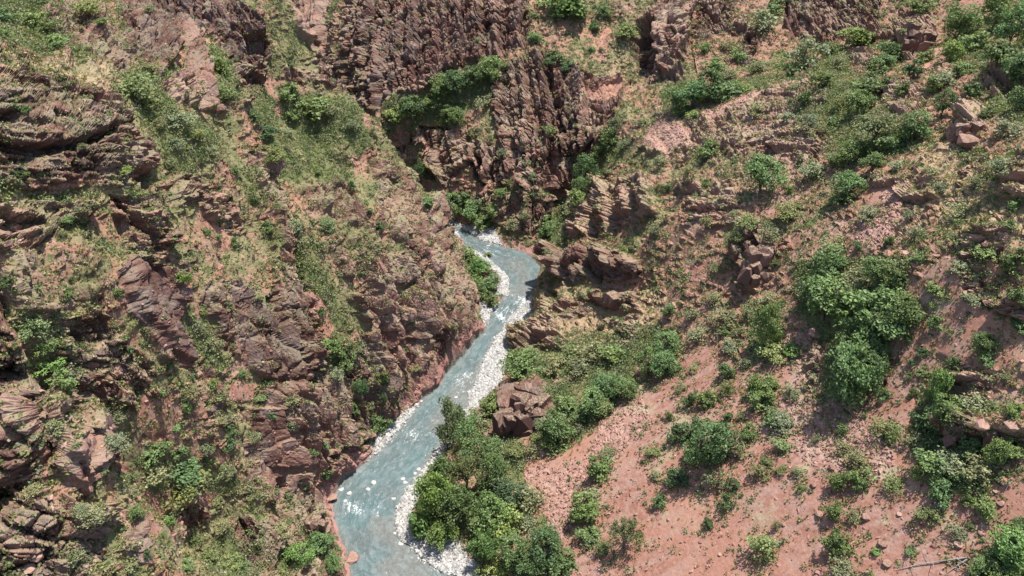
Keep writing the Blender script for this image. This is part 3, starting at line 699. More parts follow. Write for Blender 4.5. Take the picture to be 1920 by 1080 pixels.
DARKM = raster([[(0,150),(225,185),(268,320),(0,345)],[(200,0),(500,0),(500,130),(240,130)],[(560,90),(730,110),(730,210),(560,170)],[(230,480),(310,500),(345,640),(360,690),(250,600)],[(390,520),(530,560),(595,720),(480,720)],
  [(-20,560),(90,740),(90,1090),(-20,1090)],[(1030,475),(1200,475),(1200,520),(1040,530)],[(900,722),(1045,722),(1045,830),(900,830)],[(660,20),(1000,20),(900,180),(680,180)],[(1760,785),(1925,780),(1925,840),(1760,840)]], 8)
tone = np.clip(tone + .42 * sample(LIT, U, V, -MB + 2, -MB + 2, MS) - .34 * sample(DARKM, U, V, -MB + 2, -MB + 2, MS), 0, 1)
FLECK = raster([[(1150,740),(1420,640),(1560,700),(1560,960),(1400,1000),(1230,1000),(1180,880)],[(1620,990),(1925,960),(1925,1095),(1600,1095)],[(1560,850),(1800,900),(1800,1000),(1560,1000)],[(1740,560),(1925,560),(1925,700),(1740,700)]], 12)
soilb = np.where(side, .1, .55 * (~far) + .2) * (1 - .0 * veg)
clean = np.clip(.8 * sw['s'] + .45 * sw['f'] * (rock > .5) + .45 * sw['c'] * (rock > .5) + .35 * sample(DARKM, wu, wv, -MB + 2, -MB + 2, MS), 0, 1) * smooth(rock, .3, .7)
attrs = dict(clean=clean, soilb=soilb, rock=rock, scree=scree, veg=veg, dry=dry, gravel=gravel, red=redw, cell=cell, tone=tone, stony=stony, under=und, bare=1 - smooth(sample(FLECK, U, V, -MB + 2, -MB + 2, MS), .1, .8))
idx = np.arange(NA * NR).reshape(NA, NR)
a = idx[:-1, :-1].ravel(); bq = idx[1:, :-1].ravel(); c = idx[1:, 1:].ravel(); d = idx[:-1, 1:].ravel()
FACES = np.stack([a, bq, c, d], 1)[:, ::-1]
ms = smooth(mask('scree', U, V), 0, 1) * land
reg = np.where((gravel > .5) | (RDv < 0), 0, np.where(ms > .5, 1, np.where(side, 2, np.where(far, 3, 4))))
freg = reg[FACES[:, 0]]
TERR = []
for i, nm in enumerate(['riverbed', 'scree_slope', 'left_canyon_side', 'far_canyon_side', 'right_canyon_side']):
    f = FACES[freg == i]
    used, inv = np.unique(f, return_inverse=True)
    o = new_mesh(nm, VERT[used], inv.reshape(f.shape), [MT], {k_: v_[used] for k_, v_ in attrs.items()}, smooth_shade=False)
    TERR.append(struct(o))
# area and slope of every face, for scattering
P0, P1, P2, P3 = (VERT[FACES[:, i]] for i in range(4))
FN = np.cross(P2 - P0, P3 - P1); FA = np.linalg.norm(FN, axis=1) / 2; FN = FN / (2 * FA[:, None] + 1e-9)
FC = (P0 + P1 + P2 + P3) / 4
fu, fv, fd = project(FC[:, 0], FC[:, 1], FC[:, 2])
INV = (fu > -360) & (fu < 2360) & (fv > -160) & (fv < 1260) & (FA < 4)
fi0 = FACES[:, 0]

# ------------------------------------------------------------------ water
cl = UP_L + W0 + DN_L; cr_ = (DN_R + W1[1:-1] + UP_R)[::-1]
def resamp(line, n):
    p = np.array(line); s = np.r_[0, np.cumsum(np.linalg.norm(np.diff(p, axis=0), axis=1))]
    t_ = np.linspace(0, s[-1], n); return np.stack([np.interp(t_, s, p[:, 0]), np.interp(t_, s, p[:, 1])], 1), s[-1]
xs = np.arange(-120, 40, .5); ys = np.arange(40, 285, .5)
wx, wy = np.meshgrid(xs, ys); wi = np.arange(wx.size).reshape(wx.shape)
rdw = sample(RD, wx, wy)
keep = rdw < 2.2
fk = keep[:-1, :-1] & keep[1:, :-1] & keep[:-1, 1:] & keep[1:, 1:]
wf = np.stack([wi[:-1, :-1][fk], wi[:-1, 1:][fk], wi[1:, 1:][fk], wi[1:, :-1][fk]], 1)
used, inv = np.unique(wf, return_inverse=True)
qx, qy = wx.ravel()[used], wy.ravel()[used]
qu, qv, _ = project(qx, qy, 0 * qx)
mid = resamp(mids([tuple(p) for p in resamp(cl, 80)[0]], [tuple(p) for p in resamp(cr_, 80)[0]]), 160)[0]
dd = (qx[:, None] - mid[None, :, 0]) ** 2 + (qy[:, None] - mid[None, :, 1]) ** 2
near = dd.argmin(1); tg = np.gradient(mid, axis=0); tg /= np.linalg.norm(tg, axis=1)[:, None]
seglen = np.r_[0, np.cumsum(np.linalg.norm(np.diff(mid, axis=0), axis=1))]
along = seglen[near] + (qx - mid[near, 0]) * tg[near, 0] + (qy - mid[near, 1]) * tg[near, 1]
across = -(qx - mid[near, 0]) * tg[near, 1] + (qy - mid[near, 1]) * tg[near, 0]
FOAM = [(860,440,30,.2),(920,470,34,.32),(960,485,24,.25),(985,565,22,.5),(960,580,22,.35),(930,585,18,.4),(940,600,14,.35),(880,705,26,.35),(850,720,26,.3),(800,770,30,.22),(770,815,34,.30),(740,860,34,.22),(690,880,26,.2),(700,930,30,.22),(720,960,26,.2),(655,945,20,.3),(670,960,16,.3),(650,1000,10,.1),(900,650,16,.15),(870,740,20,.25)]
foam = np.full(qx.shape, .12) + .14 * smooth(fbm(qx, qy, 0 * qx, 9, 3, 171), -.1, .6)
for u, v, r_, s_ in FOAM:
    foam += s_ * np.exp(-(((qu - u) / r_) ** 2 + ((qv - v) / (r_ * .7)) ** 2))
shp = raster([[(880,765),(905,700),(860,700),(800,800),(830,830),(800,860),(745,980),(700,960),(690,1000),(745,1030),(700,1060),(800,1095),(900,1095),(760,980),(800,880)],[(940,490),(985,485),(1000,540),(980,570),(950,550),(975,520)]], 8)
shal = np.clip(sample(shp, qu, qv, -MB + 2, -MB + 2, MS) + smooth(-sample(RD, qx, qy), 2.5, 0) * .7, 0, 1)
wz = .10 * fbm(qx, qy, 0 * qx, 1.4, 3, 131) + .10 * foam * fbm(qx, qy, 0 * qx, .8, 2, 132) + .03
water = new_mesh('river', np.stack([qx, qy, wz], 1), inv.reshape(wf.shape), [MWATER], dict(along=along * .5, across=across, foam=foam, shallow=shal), smooth_shade=True)
struct(water)
# ------------------------------------------------------------------ leaf clusters
def leaf_quads(C, N, size, r, squash=1.0):
    """irregular diamond leaves at C facing N"""
    n = len(C)
    up = r.normal(size=(n, 3)); T = np.cross(N, up); T /= np.linalg.norm(T, axis=1)[:, None] + 1e-9
    B = np.cross(N, T)
    s = size * (.6 + .8 * r.random(n))[:, None]
    l = .6 + .7 * r.random((n, 1))
    v = np.stack([C - T * s * l, C - B * s * .62 * squash + N * s * .15, C + T * s * l, C + B * s * .62 * squash - N * s * .1], 1)
    return v
def quads_mesh_data(v):
    n = len(v)
    return v.reshape(-1, 3), np.arange(n * 4).reshape(n, 4)
def unit(r, n):
    v = r.normal(size=(n, 3)); return v / np.linalg.norm(v, axis=1)[:, None]
def tube(path, rad, sides=6):
    P = np.array(path, float); vs = []; fs = []
    for i, p in enumerate(P):
        t = P[min(i + 1, len(P) - 1)] - P[max(i - 1, 0)]; t /= np.linalg.norm(t) + 1e-9
        a = np.cross(t, [0.3, .9, .2]); a /= np.linalg.norm(a) + 1e-9; b_ = np.cross(t, a)
        for k_ in range(sides):
            an = 2 * math.pi * k_ / sides; vs.append(p + rad[i] * (math.cos(an) * a + math.sin(an) * b_))
    for i in range(len(P) - 1):
        for k_ in range(sides):
            fs.append((i * sides + k_, i * sides + (k_ + 1) % sides, (i + 1) * sides + (k_ + 1) % sides, (i + 1) * sides + k_))
    return np.array(vs), np.array(fs)
def join(parts):
    V_, F_ = [], []; o = 0
    for v, f in parts:
        V_.append(v); F_.append(f + o); o += len(v)
    return np.concatenate(V_), np.concatenate(F_)

def crown(seed, nleaf, nlobe, lobe_r, shape, size, base=0.35, ragged=.25):
    """leaves in a crown one unit wide and one unit high; returns quads, tint, lobe centres"""
    r = np.random.default_rng(seed)
    L = []; tries = 0
    while len(L) < nlobe and tries < 4000:
        tries += 1
        p = unit(r, 1)[0] * (.15 + .85 * r.random() ** .5)
        if shape == 'tall': q = np.array([p[0] * .30, p[1] * .30, .54 + p[2] * .40])
        elif shape == 'flat': q = np.array([p[0] * .38, p[1] * .38, .62 + abs(p[2]) * .22 - .1])
        elif shape == 'dome': q = np.array([p[0] * .36, p[1] * .36, .40 + p[2] * .30])
        else: q = np.array([p[0] * .34, p[1] * .34, .55 + p[2] * .30])
        if all(np.linalg.norm(q - o) > lobe_r * .62 for o in L): L.append(q)
    L = np.array(L) + r.normal(size=(len(L), 3)) * [.035, .035, .02]
    lr = lobe_r * (.65 + .6 * r.random(len(L)))
    wgt = lr ** 2; li = r.choice(len(L), nleaf, p=wgt / wgt.sum())
    dirs = unit(r, nleaf); dirs[:, 2] = np.where(r.random(nleaf) < .45, np.abs(dirs[:, 2]), dirs[:, 2])
    dirs /= np.linalg.norm(dirs, axis=1)[:, None]
    rr_ = lr[li] * (.55 + .5 * r.random(nleaf) ** .6) * (1 + ragged * r.normal(size=nleaf) * .5)
    C = L[li] + dirs * rr_[:, None] * [1, 1, .8]
    # open gaps: drop leaves where a coarse noise is low
    g = vnoise(C[:, 0] * 6 + seed, C[:, 1] * 6, C[:, 2] * 6, seed)
    ok = (g > -.22) & (C[:, 2] > .02); C = C[ok]; dirs = dirs[ok]; li = li[ok]
    N = dirs * .6 + unit(r, len(C)) * .75 + [0, 0, .45]; N /= np.linalg.norm(N, axis=1)[:, None]
    q = leaf_quads(C, N, size, r)
    lt = r.random(len(L))[li]
    tint = np.clip(.5 + .28 * (lt - .5) * 2 * .8 + .22 * r.normal(size=len(C)), 0, 1)
    return q, np.repeat(tint, 4), L
def trunk(seed, L, h0=.3, rad=.028, shrub=False):
    r = np.random.default_rng(seed); parts = []
    if not shrub:
        top = np.array([r.normal() * .03, r.normal() * .03, .55])
        p = [np.array([0, 0, -.12]), np.array([.0, .01, .08]), np.array([r.normal() * .02, .01, h0]), top]
        parts.append(tube(p, [rad * 1.35, rad * 1.05, rad * .8, rad * .45], 7))
        for q in L[r.permutation(len(L))[:9]]:
            s = np.array([p[2][0], p[2][1], h0 * (.75 + .6 * r.random())]); m_ = (s + q) / 2 + [0, 0, .04]
            parts.append(tube([s, m_, q], [rad * .5, rad * .34, rad * .12], 5))
    else:
        for q in L[r.permutation(len(L))[:7]]:
            m_ = q * [.5, .5, .45]
            parts.append(tube([np.array([0, 0, -.1]), m_, q], [rad * .6, rad * .42, rad * .15], 4))
    return join(parts)

PROTO = {}
def tree_proto(key, name, part, seed, nleaf, nlobe, lobe_r, shape, size, **kw):
    q, ti, L = crown(seed, nleaf, nlobe, lobe_r, shape, size, **kw)
    v, f = quads_mesh_data(q)
    o = new_mesh(part, v, f, [MLEAF], {'tint': ti}, link=False)
    tv, tf = trunk(seed + 5, L)
    t_ = new_mesh('trunk', tv, tf, [MBARK], {'tint': np.full(len(tv), .5)}, smooth_shade=True, link=False)
    PROTO.setdefault(key, []).append((name, o, t_))
def shrub_proto(key, name, seed, nleaf, nlobe, lobe_r, shape, size, **kw):
    q, ti, L = crown(seed, nleaf, nlobe, lobe_r, shape, size, **kw)
    v, f = quads_mesh_data(q)
    tv, tf = trunk(seed + 5, L, rad=.02, shrub=True)
    vv, ff = join([(v, f), (tv, tf)])
    mi = np.r_[np.zeros(len(f)), np.ones(len(tf))]
    o = new_mesh(name, vv, ff, [MLEAF, MBARK], {'tint': np.r_[ti, np.full(len(tv), .5)]}, mat_index=mi, link=False)
    PROTO.setdefault(key, []).append((name, o, None))
for i in range(5): tree_proto('B', 'broadleaf_tree', 'crown', 200 + i, 5200, 26, .17, 'round', .024)
for i in range(3): tree_proto('T', 'slender_tree', 'crown', 220 + i, 3200, 22, .14, 'tall', .026, ragged=.5)
for i in range(2): tree_proto('P', 'pine_tree', 'crown', 230 + i, 4200, 34, .10, 'flat', .018, ragged=.6)
for i in range(4): shrub_proto('G', 'shrub', 240 + i, 1700, 14, .20, 'dome', .040)
for i in range(3): shrub_proto('D', 'dense_shrub', 250 + i, 2000, 16, .19, 'dome', .038)
for i in range(3): shrub_proto('S', 'sparse_shrub', 260 + i, 1200, 16, .17, 'dome', .034, ragged=.7)
for i in range(3): shrub_proto('Y', 'broom_bush', 270 + i, 1900, 14, .22, 'dome', .032, ragged=.3)
TINT = {'B': (.118, .182, .068), 'T': (.125, .175, .084), 'P': (.145, .175, .082), 'G': (.145, .205, .074), 'D': (.110, .165, .064),
        'S': (.190, .205, .112), 'Y': (.175, .215, .086)}

deps = bpy.context.evaluated_depsgraph_get(); bpy.context.view_layer.update()
from mathutils import Vector
def hit(u, v):
    d = Vector(((u - 960) / FPX, CT - (v - 540) / FPX * ST, -ST - (v - 540) / FPX * CT)).normalized()
    best = None
    for o in TERR:
        ok, loc, nr, _ = o.ray_cast(Vector((0, 0, HCAM)), d)
        if ok and (best is None or (loc - Vector((0, 0, HCAM))).length < best[1]): best = (loc, (loc - Vector((0, 0, HCAM))).length)
    return best[0] if best else None
def ground(x, y, z0=200):
    best = None
    for o in TERR:
        ok, loc, nr, _ = o.ray_cast(Vector((x, y, z0)), Vector((0, 0, -1)))
        if ok and (best is None or loc.z > best.z): best = loc
    return best

# ------------------------------------------------------------------ surveyed trees and shrubs: place -> (u, v of the crown's middle, width, height, kind, warmth)
PLANTS = {
 'in the green grove beside the white gravel bar': """818 935 80 112 B+ 792 985 62 60 G+ 835 895 66 70 B 875 885 74 90 P 922 890 72 70 B 860 955 84 80 B 912 970 82 80 B 830 1003 72 50 B+
   960 925 72 60 T 988 935 62 60 S 950 978 60 60 Y+ 912 1028 62 60 B+ 962 1042 82 70 B 1022 1030 82 70 B 1050 1062 54 50 G 930 1072 60 50 Y+ 1000 1068 60 50 B 880 850 60 50 B 985 975 50 40 S""",
 'at the river edge below the dark crag': """850 775 52 66 T 840 818 52 60 T 877 812 62 60 B 900 795 50 40 S 920 765 52 44 G 930 748 24 30 G 968 845 40 28 Y 920 842 62 46 B 1000 846 36 26 S 862 790 40 50 T 888 780 40 36 S""",
 'in the thicket above the dark riverside crag': """975 684 84 50 B 1020 698 36 26 G 1040 685 50 44 S 1070 664 50 36 Y 1090 686 50 40 S 1112 655 54 44 S 1146 660 48 40 G 1135 725 62 46 B 1172 730 50 40 B 1215 678 54 50 B
   1246 648 62 50 B 1240 684 60 40 B 1262 690 30 30 G 1110 757 70 46 B 1135 766 40 34 Y 1085 775 40 30 G 1060 755 40 34 G 1040 805 80 56 B 1040 835 46 30 G 1085 805 30 26 S 1055 835 20 16 S""",
 'in the big clump above the red scree': """1542 562 112 84 B 1516 540 66 60 B 1590 560 70 64 P 1632 580 128 92 B 1672 592 88 84 B 1600 636 110 72 B 1650 606 92 70 B 1578 706 104 122 B 1604 690 92 96 B 1632 650 72 60 B
   1545 500 82 70 B 1600 520 62 56 S 1646 510 72 56 B 1678 520 52 50 G 1560 455 50 40 S 1430 612 62 90 B 1455 660 52 38 Y 1482 657 36 26 G+ 1428 655 36 36 G""",
 'on the red scree below the big tree clump': """1355 597 60 46 S 1365 647 36 28 S 1310 630 48 30 S 1302 690 26 18 S 1362 695 30 42 D 1362 730 32 32 Y 1400 680 30 26 S 1413 725 40 48 G+ 1441 718 40 36 G 1430 745 48 46 G
   1480 735 34 34 S 1445 780 40 36 G 1470 790 54 38 S 1365 780 18 26 D 1387 782 22 20 S 1400 812 34 48 G 1386 840 34 40 S 1465 832 42 32 Y 1422 887 36 34 S 1465 880 22 18 Y 1494 886 26 24 S 1500 915 18 22 G 1440 865 22 18 Y 1530 820 18 18 S
   1577 805 26 26 Y 1580 840 36 24 S 1602 862 40 40 S 1570 900 34 46 G 1605 895 44 54 G 1562 955 34 40 G 1595 967 28 28 S 1430 1025 52 50 Y 1455 985 20 20 S 1567 1018 50 66 D 1582 1062 52 40 S""",
 'in the tree group on the middle of the scree': """1290 750 30 56 D 1320 747 40 38 G 1300 798 44 40 D 1272 726 24 30 S 1255 780 18 20 G 1270 812 40 40 D 1325 840 98 92 B 1342 812 50 40 T 1292 852 40 40 G 1265 895 42 38 D 1340 897 42 52 S 1370 908 28 48 D 1360 940 34 38 D 1324 980 22 34 D
   1225 845 34 24 Y 1230 890 24 20 S 1235 940 28 34 D""",
 'on the lower scree beside the river grove': """1120 880 48 54 G 1135 850 38 26 S 1097 955 60 66 G 1110 925 44 34 S 1102 1002 46 34 G 1170 1000 68 68 P 1130 1027 30 34 Y 1252 580 26 26 D""",
 'on the scree at the right': """1657 805 52 52 Y 1700 830 28 28 S 1672 908 36 34 Y 1650 740 30 54 D 1620 780 12 12 D 1750 605 38 36 D 1747 572 18 16 G 1725 585 16 14 D 1777 622 18 18 S 1705 635 16 20 D 1727 660 22 20 D 1707 678 16 16 D 1704 705 16 26 D 1710 735 16 28 D 1728 697 26 20 G
   1835 645 54 52 B 1850 672 40 30 D 1785 680 34 30 D 1910 555 48 46 D 1910 610 40 30 D 1745 730 60 78 B+ 1765 765 50 56 G 1730 782 50 56 D 1825 755 58 34 S 1900 765 30 26 G+ 1880 705 30 26 S 1715 885 28 28 Y 1745 862 60 50 G 1782 865 60 48 S
   1820 835 60 46 D 1835 880 68 56 S 1860 850 56 56 B 1895 840 48 40 G 1760 925 50 50 D 1740 965 40 34 Y 1812 935 30 34 G 1847 955 42 38 G 1790 997 40 30 S 1845 800 30 40 G 1910 850 30 30 D 1765 900 40 34 G 1800 890 34 28 D""",
 'in the bottom right corner': """1880 1028 92 60 B+ 1905 990 50 44 B 1860 1056 60 44 G 1908 1070 44 40 Y+ 1830 1062 50 36 B 1705 1035 20 14 G 1642 1035 18 12 G+ 1773 1047 12 10 D 1841 1012 12 10 D 1900 1040 44 36 G+ 1820 985 16 12 D 1870 1075 40 30 G""",
 'on the stony bench below the hollow': """1425 328 90 68 B 1325 280 42 42 D 1290 325 32 40 S 1362 283 16 22 S 1325 342 22 18 D 1325 415 28 40 S 1235 305 34 34 S 1236 350 20 26 S 1252 352 20 20 G 1220 405 28 22 D 1230 431 32 28 S 1167 465 15 15 G 1520 225 40 34 S 1475 220 36 24 S 1510 183 30 34 D 1420 205 40 34 S 1175 270 36 24 S 1400 415 40 24 Y 1480 394 60 30 Y
   1455 495 18 18 D 1480 356 20 20 G 1440 440 50 30 S 1380 440 30 24 Y 1375 400 24 20 S 1590 330 26 20 G 1440 560 40 30 S 1400 590 30 40 S 1340 560 40 26 S 1300 590 36 24 S 1360 620 30 24 G 1340 500 30 20 S""",
 'in the green hollow of the right slope': """1630 243 102 78 P 1595 282 62 50 B 1710 240 74 52 B 1670 268 50 40 G 1565 300 40 34 Y 1635 303 50 36 B 1680 312 36 26 S 1525 322 52 40 S 1580 347 66 44 B 1580 372 44 22 D 1620 165 62 50 D 1606 192 60 44 B 1575 195 34 30 Y 1655 160 50 40 D
   1510 100 62 70 S 1485 130 40 40 G 1610 70 62 26 G+ 1665 95 46 40 G 1655 118 44 34 B 1720 10 50 24 G 1795 45 72 44 B 1855 30 72 70 B 1890 55 70 80 B 1870 102 60 46 D 1825 76 46 40 G 1900 126 60 76 D 1785 96 40 40 G+ 1735 105 30 30 G 1825 170 50 36 D 1770 150 52 30 S 1765 195 46 50 B 1715 130 40 40 D 1745 160 30 40 G
   1705 60 30 24 G 1560 90 30 26 G 1545 150 40 34 G 1570 120 34 30 S 1640 130 36 34 D 1690 165 30 30 G 1800 130 40 30 G 1850 210 30 24 D 1905 190 40 50 D 1560 230 30 26 G""",
 'along the upper right slope': """1630 400 44 30 S 1665 450 20 48 D 1608 462 20 20 D 1715 440 36 44 S 1885 240 60 40 S 1745 320 34 24 S 1800 395 50 38 S 1905 480 50 46 D 1870 312 50 40 S 1760 350 36 20 S 1830 340 30 24 S 1720 480 30 20 G 1780 440 30 20 S 1840 470 44 26 G 1890 420 30 24 D 1660 460 12 30 D 1900 380 30 30 G 1750 540 40 20 G 1820 560 40 24 S 1890 500 40 26 G 1700 400 24 18 S 1800 500 40 20 S""",
 'along the ravine beside the far cliffs': """1265 185 46 44 B 1300 178 62 40 B 1328 165 70 40 B 1360 168 60 36 G 1395 165 30 24 G 1300 215 30 24 G 1280 205 34 30 G 1140 262 40 62 D 1152 234 34 34 S 1125 287 32 44 D 1095 322 42 52 B 1090 352 36 42 B 1078 372 34 34 G 1030 420 36 34 G 1025 447 30 40 D 1060 448 34 26 Y 1070 392 34 30 S 1110 300 26 40 D
   1425 40 62 50 S 1450 12 46 34 G 1365 85 34 26 S 1370 140 36 24 S 1415 125 42 34 S 1380 103 34 30 G 1340 120 36 30 G 1320 90 20 24 G 1200 230 24 20 S""",
 'on the far cliffs above the river bend': """1065 10 92 26 G+ 1132 22 34 30 D 1040 108 42 34 D 1065 122 30 24 D 1170 60 46 28 G 1115 50 26 28 G 1092 27 20 20 G 825 165 56 44 B 855 155 60 40 B 920 132 60 34 B 890 142 52 34 B 775 202 60 34 B 740 212 46 30 G 850 217 50 40 B 730 238 24 18 S 910 190 36 34 S 1030 245 26 20 G 805 190 40 24 G 945 122 24 16 G
   895 75 16 14 S 1005 70 30 16 G 1000 28 24 18 S 1110 92 16 14 G 1125 92 10 16 S 985 300 30 20 S 940 285 24 20 S 1000 330 20 20 S 880 250 16 14 G""",
 'at the foot of the far cliffs': """790 345 32 56 B 800 378 28 26 G 850 385 56 46 B 885 400 52 44 B 912 412 42 36 G 870 372 44 30 D 895 375 30 30 S 925 390 30 26 G 960 420 34 24 S 985 405 24 20 S 940 360 24 20 G""",
 'on the bushy left bank inside the river bend': """878 480 40 34 G 898 502 44 36 B+ 918 528 40 32 G 922 561 32 32 D 902 546 42 34 B 888 510 34 30 G+ 915 478 18 14 G 896 530 30 30 G""",
 'in the gully of the left wall above the river': """620 650 50 44 G+ 648 676 46 44 D 670 650 34 26 S 680 730 32 42 B 722 706 28 34 G 665 766 40 34 B 717 792 40 46 D 720 746 20 36 T 605 585 18 24 D 650 640 30 24 S 695 760 24 26 S 635 700 30 26 S 605 460 30 24 S 560 425 44 34 S 615 420 36 26 Y 595 462 16 14 G 660 235 34 34 S 700 245 26 20 S 715 425 24 22 D 660 345 20 18 D 695 395 14 14 D 640 340 24 18 S 852 612 14 12 D 780 690 20 16 S""",
 'on the upper part of the left wall': """170 15 60 26 Y 65 35 42 34 G 250 165 90 48 Y 15 30 40 34 D 15 65 30 24 G 105 78 40 24 G 418 125 40 44 G 425 172 34 44 Y 335 225 50 34 S 365 250 36 22 Y 545 170 46 34 G 585 200 62 40 G 625 206 36 26 S 475 215 30 24 D 500 250 40 34 D 515 290 36 34 Y 540 250 30 24 S 595 320 20 20 G 232 320 30 20 Y+ 44 325 24 20 D
   127 411 26 20 G 175 385 24 24 D 50 205 18 16 D 442 455 22 24 D 505 425 36 30 D 410 445 16 14 D 390 435 20 20 D 120 440 24 20 S 15 525 30 26 D 345 520 26 30 G+ 280 18 26 22 S 280 125 36 22 S 480 375 18 24 D 330 270 40 26 S 400 280 36 24 S 440 320 24 18 D 280 190 40 20 Y 300 230 34 20 S 550 215 34 26 G 155 275 20 20 S 88 48 30 24 G 190 40 24 16 G 560 290 40 24 S 640 290 30 20 S""",
 'on the lower left wall': """125 548 32 30 D 220 548 26 24 G 65 615 56 44 Y 82 650 44 34 G 90 685 50 34 G+ 120 710 42 34 G 130 735 26 26 D 50 675 36 30 G 245 655 16 14 D 320 702 18 16 D 380 585 18 30 G 400 645 36 34 S 370 610 34 30 S 215 755 50 34 S 220 780 36 26 S 350 735 46 34 S 400 720 20 24 G 350 765 30 30 G 435 810 30 34 D 430 835 36 26 D 105 800 46 34 S
   225 835 52 34 S 285 850 52 34 G 300 835 40 26 G 280 890 60 30 S 345 880 70 32 D 350 910 92 28 Y 390 840 30 26 S 340 845 32 26 G 260 960 30 46 G 320 975 26 24 G+ 430 885 30 44 S 280 1040 20 24 D 390 1045 44 34 Y 430 1062 50 34 Y 365 1010 30 20 Y 170 970 50 36 S 150 955 40 30 S 590 845 26 20 Y 610 835 20 16 D 612 890 28 30 D 595 1025 62 50 B 565 1042 60 44 B+ 627 1055 44 36 B
   530 990 40 34 S 545 750 34 24 S 490 745 30 20 Y 550 795 34 24 S 422 985 34 28 S 455 1060 40 30 G 60 920 36 26 S 250 920 30 24 S 240 1060 40 26 S 480 820 24 24 S 510 780 20 18 D 330 800 26 18 G 160 650 24 20 S 455 700 20 16 G 180 900 30 20 S 140 1040 36 24 S 350 1060 30 24 G 540 940 30 20 S""",
}
NUM = 'first second third fourth fifth sixth seventh eighth ninth tenth eleventh twelfth thirteenth fourteenth fifteenth'.split()
KIND_WORDS = {'B': ('broad green tree', 'tree'), 'T': ('slender green tree', 'tree'), 'P': ('olive green spreading tree', 'tree'), 'G': ('leafy green shrub', 'shrub'),
              'D': ('dense dark shrub', 'shrub'), 'S': ('pale greyish shrub', 'shrub'), 'Y': ('rounded yellowish bush', 'bush')}
placed = []
rp = random.Random(5)
entries = []
for place, txt in PLANTS.items():
    tk = txt.split()
    for i in range(0, len(tk), 5):
        u, v, w_, h_ = map(float, tk[i:i + 4]); k_ = tk[i + 4]
        entries.append([place, u, v, w_, h_, k_[0], len(k_) > 1])
counts = {}
def ordinal_labels(items, words):
    """a label for each item of one kind in one place: by size first, then by where it stands in the photo"""
    n = len(items); out = {}
    place = items[0][0]; w0, cat = words
    if n == 1: return {0: f'{w0}, the only one {place}'}
    size = [it[3] * it[4] for it in items]
    left = set(range(n))
    big = max(left, key=lambda j: size[j])
    if sorted(size)[-2] < size[big] * .82: out[big] = f'largest {w0} {place}'; left.discard(big)
    small = min(left, key=lambda j: size[j])
    if len(left) > 2 and sorted(size)[1] > size[small] * 1.25: out[small] = f'smallest {w0} {place}'; left.discard(small)
    for j, q in enumerate(sorted(range(n), key=lambda j: items[j][1])):
        if q not in left: continue
        if j == 0: s = 'leftmost'
        elif j == n - 1: s = 'rightmost'
        elif j < n / 2: s = NUM[j] + ' from left' if j < 15 else None
        else: s = NUM[n - 1 - j] + ' from right' if n - 1 - j < 15 else None
        out[q] = f'{w0} {place}, {s}' if s else None
    rows = sorted(left, key=lambda j: items[j][2])
    for q in left:
        if out.get(q) is None:
            r_ = sorted(range(n), key=lambda j: items[j][2]).index(q)
            out[q] = f'{w0} {place}, {NUM[r_] if r_ < 10 else NUM[n - 1 - r_]} from {"top" if r_ < 10 else "bottom"}'
    return out
bykind = {}
for j, e_ in enumerate(entries): bykind.setdefault((e_[0], e_[5]), []).append(j)
LAB = {}
for (pl, k_), js in bykind.items():
    lb = ordinal_labels([entries[j] for j in js], KIND_WORDS[k_])
    for q, s in lb.items(): LAB[js[q]] = s
GROUPW = {'tree': 'trees in the canyon', 'shrub': 'shrubs on the canyon slopes', 'bush': 'yellow-green bushes on the slopes'}
kept = []
for j, (place, u, v, w_, h_, k_, warm) in enumerate(entries):
    p = hit(min(max(u, 2), 1918), min(max(v, 2), 1078))
    if p is None: continue
    D = project(p.x, p.y, p.z)[2]
    tree = k_ in 'BTP'
    W = w_ / FPX * D * (1.0 if tree else 1.13)
    ang = math.atan2(HCAM - p.z, math.hypot(p.x, p.y))
    Hv = h_ / FPX * D * 1.05
    q = (Hv ** 2 - (W * .8 * math.sin(ang)) ** 2)
    H = math.sqrt(max(q, 0)) / math.cos(ang)
    H = min(max(H, W * (.85 if tree else .6)), W * (1.6 if tree else 1.2))
    zc = (.55 if tree else .42) * H
    off = zc * math.cos(ang) / D * FPX * .85
    p2 = hit(min(max(u, 2), 1918), min(v + off, 1130)) or p
    if abs(project(p2.x, p2.y, p2.z)[2] - D) > 12 + W: p2 = p
    name, cr0, tr0 = rp.choice(PROTO[k_])
    a_ = rp.uniform(0, 6.28); asp = rp.uniform(.85, 1.18)
    c0 = TINT[k_]; j1, j2 = rp.uniform(.78, 1.25), rp.uniform(.90, 1.12)
    colr = (c0[0] * j1 * j2, c0[1] * j1, c0[2] * j1 / j2)
    if warm: colr = (colr[0] * 1.12, colr[1] * 1.18, colr[2] * .92)
    wn, cat = KIND_WORDS[k_]
    sx = W * asp / .95; sy = W / asp / .95; sz = H / .95
    if tr0 is not None:
        root = bpy.data.objects.new(name, None); COL.objects.link(root); root.empty_display_size = .3
        root.location = (p2.x, p2.y, p2.z - .05 * H); root.rotation_euler = (0, 0, a_); root.scale = (sx, sy, sz)
        for src in (cr0, tr0):
            ch = src.copy(); COL.objects.link(ch); ch.parent = root; ch.color = (*colr, 1)
    else:
        root = cr0.copy(); COL.objects.link(root)
        root.location = (p2.x, p2.y, p2.z - .08 * H); root.rotation_euler = (0, 0, a_); root.scale = (sx, sy, sz); root.color = (*colr, 1)
    tag(root, LAB[j], cat, GROUPW[cat])
    placed.append((p2.x, p2.y, W / 2))
print('plants', len(placed)); assert True

